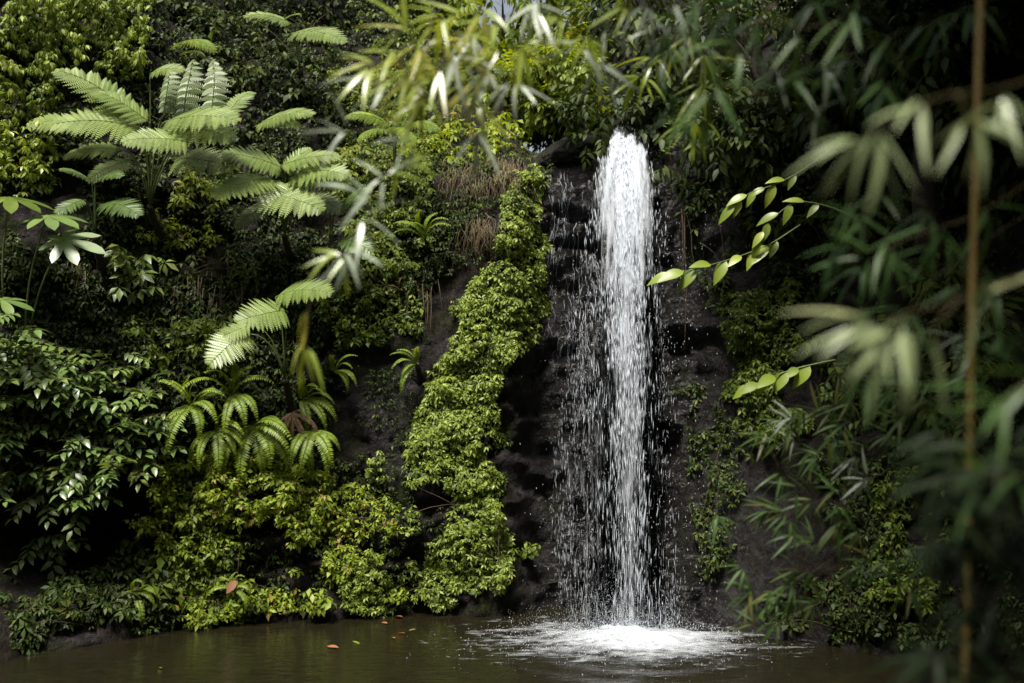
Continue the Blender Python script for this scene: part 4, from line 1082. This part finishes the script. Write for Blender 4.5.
bamboo_branch('bright out of focus bamboo twigs hanging at the top centre',
    [[(560, -40, 3.2), (520, 10, 3.15), (470, 30, 3.1), (420, 40, 3.0), (375, 60, 3.0)], [(500, 15, 3.1), (492, 60, 3.1), (478, 100, 3.1), (478, 130, 3.1)], [(450, 34, 3.1), (440, 70, 3.0), (425, 95, 3.0)], [(540, -10, 3.1), (520, 45, 3.1), (514, 80, 3.1)]],
    [(375, 62, 3.0, 200, 6), (398, 55, 3.0, 230, 6), (420, 45, 3.0, 250, 7), (445, 40, 3.1, 280, 6), (470, 35, 3.1, 240, 7), (488, 70, 3.1, 240, 6), (478, 100, 3.1, 250, 7), (478, 130, 3.1, 260, 6), (425, 95, 3.0, 235, 7),
     (440, 72, 3.0, 220, 6), (514, 82, 3.1, 270, 6), (520, 45, 3.1, 300, 6), (495, 22, 3.1, 200, 6), (455, 55, 3.0, 300, 6), (430, 100, 3.0, 180, 6), (470, 80, 3.0, 170, 6), (410, 75, 3.0, 215, 6), (500, 50, 3.0, 200, 6), (480, 10, 3.0, 250, 7), (440, 15, 3.0, 220, 6), (385, 85, 3.0, 200, 5), (535, 5, 3.1, 280, 7), (408, 30, 3.0, 160, 5), (460, 15, 3.1, 170, 6)],
    M['bamboo'], .175, mean=.8, mix=.25)
bamboo_branch('long bamboo twig trailing down left of the ridge with pale pointed leaves',
    [[(440, -30, 2.9), (425, 60, 2.85), (410, 130, 2.8), (385, 175, 2.8), (360, 215, 2.8), (345, 250, 2.8), (335, 275, 2.8)], [(418, 100, 2.8), (380, 128, 2.8), (345, 132, 2.8)]],
    [(345, 132, 2.8, 160, 4, 2.6), (410, 140, 2.8, 200, 5), (400, 155, 2.8, 330, 5), (385, 178, 2.8, 210, 5), (385, 175, 2.8, 20, 3, 1.2), (372, 195, 2.8, 190, 5), (360, 218, 2.8, 330, 4), (345, 250, 2.8, 290, 6, 2.2), (342, 255, 2.8, 215, 5)],
    M['bamboo'], .14, mean=.5, mix=.6)
bamboo_branch('thin bamboo tip with two dangling leaves in front of the sword ferns',
    [[(318, 270, 2.9), (308, 310, 2.9), (306, 345, 2.9)]], [(306, 312, 2.9, 268, 2, .3), (306, 345, 2.9, 265, 4, 1.5)], M['bamboo'], .13, mean=.7)
bamboo_branch('bamboo twig with grey green leaves hanging over the plateau trees',
    [[(660, -40, 3.2), (625, 5, 3.2), (595, 30, 3.2), (580, 50, 3.2)], [(610, 20, 3.2), (600, 60, 3.2)], [(640, -20, 3.3), (670, 20, 3.3), (690, 40, 3.3)]],
    [(580, 45, 3.2, 230, 6), (592, 35, 3.2, 260, 6), (608, 30, 3.2, 300, 5), (600, 62, 3.2, 265, 5), (625, 8, 3.2, 220, 5), (560, 20, 3.2, 200, 5), (670, 22, 3.3, 260, 6), (690, 42, 3.3, 280, 6), (648, 5, 3.3, 250, 6)],
    M['bamboo'], .16, mean=.45, mix=.5)
bamboo_branch('drooping bamboo sprays with yellow green leaves right of the plateau trees',
    [[(720, -30, 4.5), (690, 30, 4.5), (660, 55, 4.5), (640, 75, 4.5)], [(690, 30, 4.5), (700, 80, 4.5), (695, 120, 4.4)]],
    [(640, 75, 4.5, 250, 7), (655, 58, 4.5, 240, 7), (672, 48, 4.5, 270, 7), (690, 35, 4.5, 260, 7), (700, 85, 4.5, 260, 7), (695, 120, 4.4, 260, 6), (705, 55, 4.5, 300, 7)],
    M['bamboo'], .20, mean=.5, mix=.12)
# right-hand stand: a culm with near branches
def culm(label, pts, r, mat, nodes=7, name='bamboo_culm'):
    P = np.array([at(*p) for p in pts]); n = len(P); s = np.linspace(0, n - 1, 80)
    Q = np.stack([np.interp(s, np.arange(n), P[:, a]) for a in range(3)], -1)
    o = thing(name, label, 'bamboo', Q[-1])
    rr_ = np.full(80, r)
    cu = MB().tube(Q, rr_, 12).build('culm', mat, o)
    for k in range(1, nodes + 1):
        i0 = int(k / (nodes + 1) * 79); d = nrm(Q[i0 + 1] - Q[i0]); t = np.linspace(-1, 1, 5)[:, None]
        MB().tube(Q[i0] + d * t * r * .5, r * np.array([1.02, 1.18, 1.25, 1.18, 1.02]), 12).build('node_ring', mat, cu)
    return o


culm('slim ochre bamboo culm standing upright at the right edge', [(982, -60, 2.0), (977, 120, 2.0), (972, 300, 2.02), (970, 430, 2.05), (966, 600, 2.05), (962, 900, 2.1)], .0068, M['culm'], 6)
bamboo_branch('blurred bamboo branch with long pale leaves at right of centre height',
    [[(1090, 250, 1.62), (1010, 280, 1.54), (940, 305, 1.50), (880, 320, 1.46)], [(960, 298, 1.50), (930, 330, 1.50)]],
    [(880, 320, 1.46, 185, 5, 1.0), (890, 325, 1.46, 235, 6, 1.6), (905, 318, 1.46, 280, 4, 1.2), (930, 330, 1.50, 225, 4), (980, 290, 1.54, 330, 4)], M['bamboo_sheen'], .125, mean=.6)
bamboo_branch('blurred arching bamboo spray with drooping leaves at upper right',
    [[(1080, 60, 1.54), (1000, 90, 1.46), (940, 95, 1.42), (890, 120, 1.39), (862, 140, 1.39)], [(960, 95, 1.42), (970, 120, 1.42)]],
    [(862, 138, 1.39, 205, 5, 1.3), (880, 128, 1.39, 265, 4, 1.0), (925, 100, 1.42, 235, 4), (970, 118, 1.42, 290, 5), (1005, 95, 1.46, 260, 4)], M['bamboo_sheen'], .11, mean=.55)
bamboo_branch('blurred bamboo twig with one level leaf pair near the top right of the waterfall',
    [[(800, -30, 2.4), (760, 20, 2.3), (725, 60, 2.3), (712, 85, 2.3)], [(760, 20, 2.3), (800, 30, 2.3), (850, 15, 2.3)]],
    [(712, 84, 2.3, 5, 3, .5), (714, 86, 2.3, 250, 5, 1.4), (740, 45, 2.3, 215, 3), (800, 30, 2.3, 215, 4), (850, 16, 2.3, 210, 4)], M['bamboo_shaded'], .15, mean=.6)
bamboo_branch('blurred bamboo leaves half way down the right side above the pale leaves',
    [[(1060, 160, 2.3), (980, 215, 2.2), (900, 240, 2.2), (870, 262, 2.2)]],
    [(870, 260, 2.2, 190, 5), (890, 245, 2.2, 270, 4), (940, 228, 2.2, 250, 4), (990, 210, 2.2, 290, 4)], M['bamboo_shaded'], .14, mean=.5)
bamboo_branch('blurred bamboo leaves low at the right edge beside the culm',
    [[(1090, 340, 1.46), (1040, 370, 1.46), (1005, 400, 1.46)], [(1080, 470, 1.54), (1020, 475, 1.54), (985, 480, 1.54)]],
    [(1005, 398, 1.46, 200, 4), (1040, 372, 1.46, 230, 5), (985, 480, 1.54, 190, 4), (1020, 476, 1.54, 200, 3)], M['bamboo_shaded'], .12, mean=.5)
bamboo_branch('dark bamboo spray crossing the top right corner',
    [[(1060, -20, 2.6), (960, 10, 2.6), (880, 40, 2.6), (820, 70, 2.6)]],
    [(820, 70, 2.6, 200, 5), (850, 55, 2.6, 260, 5), (890, 38, 2.6, 240, 5), (930, 20, 2.6, 270, 5), (970, 10, 2.6, 240, 5)], M['bamboo_shaded'], .16, mean=.4)
hide = [(RS.uniform(935, 1008), RS.uniform(425, 690), RS.uniform(1.62, 1.78), RS.uniform(200, 340), 6, 3.0) for k in range(36)]  # leaves added so the culm fades into darkness
bamboo_branch('bamboo leaves coloured shade-dark, added to fade the foot of the ochre culm', [[(1090, 400, 1.75), (1040, 430, 1.72), (985, 470, 1.7), (965, 560, 1.7), (962, 670, 1.7)]], hide, M['shade'], .12, mean=.25)
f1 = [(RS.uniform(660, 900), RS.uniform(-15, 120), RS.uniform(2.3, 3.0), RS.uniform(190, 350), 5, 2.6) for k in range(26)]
bamboo_branch('blurred dark bamboo foliage across the top between the waterfall head and the culm', [[(1000, -60, 2.6), (900, -10, 2.6), (800, 20, 2.6), (720, 50, 2.6), (680, 90, 2.6)]], f1, M['bamboo_shaded'], .13, mean=.25, mix=.03)
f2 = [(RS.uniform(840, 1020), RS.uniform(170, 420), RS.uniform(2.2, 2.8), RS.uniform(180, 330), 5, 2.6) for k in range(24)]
bamboo_branch('blurred dark bamboo foliage behind the pale drooping leaves at right', [[(1090, 180, 2.5), (1000, 230, 2.5), (930, 280, 2.5), (880, 350, 2.5), (860, 400, 2.5)]], f2, M['bamboo_shaded'], .12, mean=.2, mix=.03)
# mid-distance sprays over the pool
def spray_branch(label, pts, fans, Lf=.145, mean=.75, m_='bamboo_shaded'):
    fans = list(fans)
    for f in list(fans):
        for q in range(2):
            fans.append((f[0] + RS.normal(0, 22), f[1] + RS.normal(0, 20), f[2] + RS.normal(0, .12), f[3] + RS.normal(0, 35), 6))
    bamboo_branch(label, pts, fans, M[m_], Lf, r=.0026, mean=mean, depth=.35, mix=.08)


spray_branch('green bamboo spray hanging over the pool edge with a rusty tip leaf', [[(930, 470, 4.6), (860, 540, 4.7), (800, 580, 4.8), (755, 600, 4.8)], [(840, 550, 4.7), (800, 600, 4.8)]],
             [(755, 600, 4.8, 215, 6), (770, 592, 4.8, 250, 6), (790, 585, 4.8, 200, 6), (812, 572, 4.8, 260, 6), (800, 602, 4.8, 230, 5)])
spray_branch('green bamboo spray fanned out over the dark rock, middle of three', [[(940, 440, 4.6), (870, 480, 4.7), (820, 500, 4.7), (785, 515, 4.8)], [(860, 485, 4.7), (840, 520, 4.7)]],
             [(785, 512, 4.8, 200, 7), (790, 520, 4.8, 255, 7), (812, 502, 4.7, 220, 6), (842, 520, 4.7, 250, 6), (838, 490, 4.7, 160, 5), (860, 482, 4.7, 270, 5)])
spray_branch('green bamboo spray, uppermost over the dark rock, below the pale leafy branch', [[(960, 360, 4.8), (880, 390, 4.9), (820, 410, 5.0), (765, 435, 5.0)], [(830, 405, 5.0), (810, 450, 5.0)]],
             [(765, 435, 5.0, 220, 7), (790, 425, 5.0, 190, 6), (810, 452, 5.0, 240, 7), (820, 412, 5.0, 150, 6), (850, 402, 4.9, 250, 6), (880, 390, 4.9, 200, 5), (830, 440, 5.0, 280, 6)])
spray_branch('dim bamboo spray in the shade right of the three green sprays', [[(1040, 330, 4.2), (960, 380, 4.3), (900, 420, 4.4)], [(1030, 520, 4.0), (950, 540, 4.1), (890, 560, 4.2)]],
             [(900, 420, 4.4, 210, 6), (930, 400, 4.3, 250, 6), (960, 380, 4.3, 270, 6), (890, 560, 4.2, 220, 6), (930, 548, 4.2, 250, 5)], m_='bamboo_shaded')
# ------------------------------------------------------------------ two out-of-view trees added to shade the right side
for lb, b, c, r_, n in (
        ('large out-of-view tree added to shade the right bank and wall', (7.4, 4.5, .5), (4.2, 6.4, 7.1), (2.5, 1.9, .8), 6500),
        ('out-of-view tree added beside the viewer to shade the near bamboo', (5.5, -1.5, .4), (2.3, 1.1, 6.0), (1.9, 2.4, .8), 4200)):
    tree(lb, b, c, r_, M['dark'], .55, n, 'added_shade_tree', TWIG, lobes=22)

# ------------------------------------------------------------------ camera, light, render settings
cam = bpy.data.cameras.new('camera'); co = bpy.data.objects.new('camera', cam); col.objects.link(co)
co.location = tuple(CAM); co.rotation_euler = (math.pi / 2 + PITCH, 0, 0)
cam.lens = 35; cam.sensor_width = 36; cam.clip_end = 3000; cam.clip_start = .05
cam.dof.use_dof = True; cam.dof.focus_distance = 9.8; cam.dof.aperture_fstop = 1.4
sc.camera = co

SUN_EL, SUN_AZ = 64, 204          # azimuth: direction the light comes from, degrees clockwise from +Y
sd = bpy.data.lights.new('sun', 'SUN'); so_ = bpy.data.objects.new('sun', sd); col.objects.link(so_)
sd.energy = 4.9; sd.angle = math.radians(15); sd.color = (1, .95, .86)
e, a = math.radians(SUN_EL), math.radians(SUN_AZ)
dv = Vector((math.sin(a) * math.cos(e), math.cos(a) * math.cos(e), math.sin(e)))
so_.rotation_euler = dv.to_track_quat('Z', 'Y').to_euler()
w = bpy.data.worlds.new('World'); sc.world = w; w.use_nodes = True
nt = w.node_tree; bg = nt.nodes['Background']
sky = nt.nodes.new('ShaderNodeTexSky'); sky.sky_type = 'NISHITA'; sky.sun_disc = False
sky.sun_elevation = e; sky.sun_rotation = a; sky.dust_density = 4; sky.air_density = 1.0
hs = nt.nodes.new('ShaderNodeHueSaturation'); hs.inputs['Saturation'].default_value = .45
nt.links.new(sky.outputs[0], hs.inputs['Color']); nt.links.new(hs.outputs[0], bg.inputs['Color'])
bg.inputs['Strength'].default_value = .075
sc.view_settings.view_transform = 'Standard'; sc.view_settings.look = 'None'; sc.view_settings.gamma = 1
sc.view_settings.exposure = 1.0
sc.cycles.max_bounces = 6; sc.cycles.diffuse_bounces = 3; sc.cycles.glossy_bounces = 3; sc.cycles.transmission_bounces = 4; sc.cycles.transparent_max_bounces = 8
sc.cycles.use_denoising = True
sc.cycles.caustics_reflective = False; sc.cycles.caustics_refractive = False
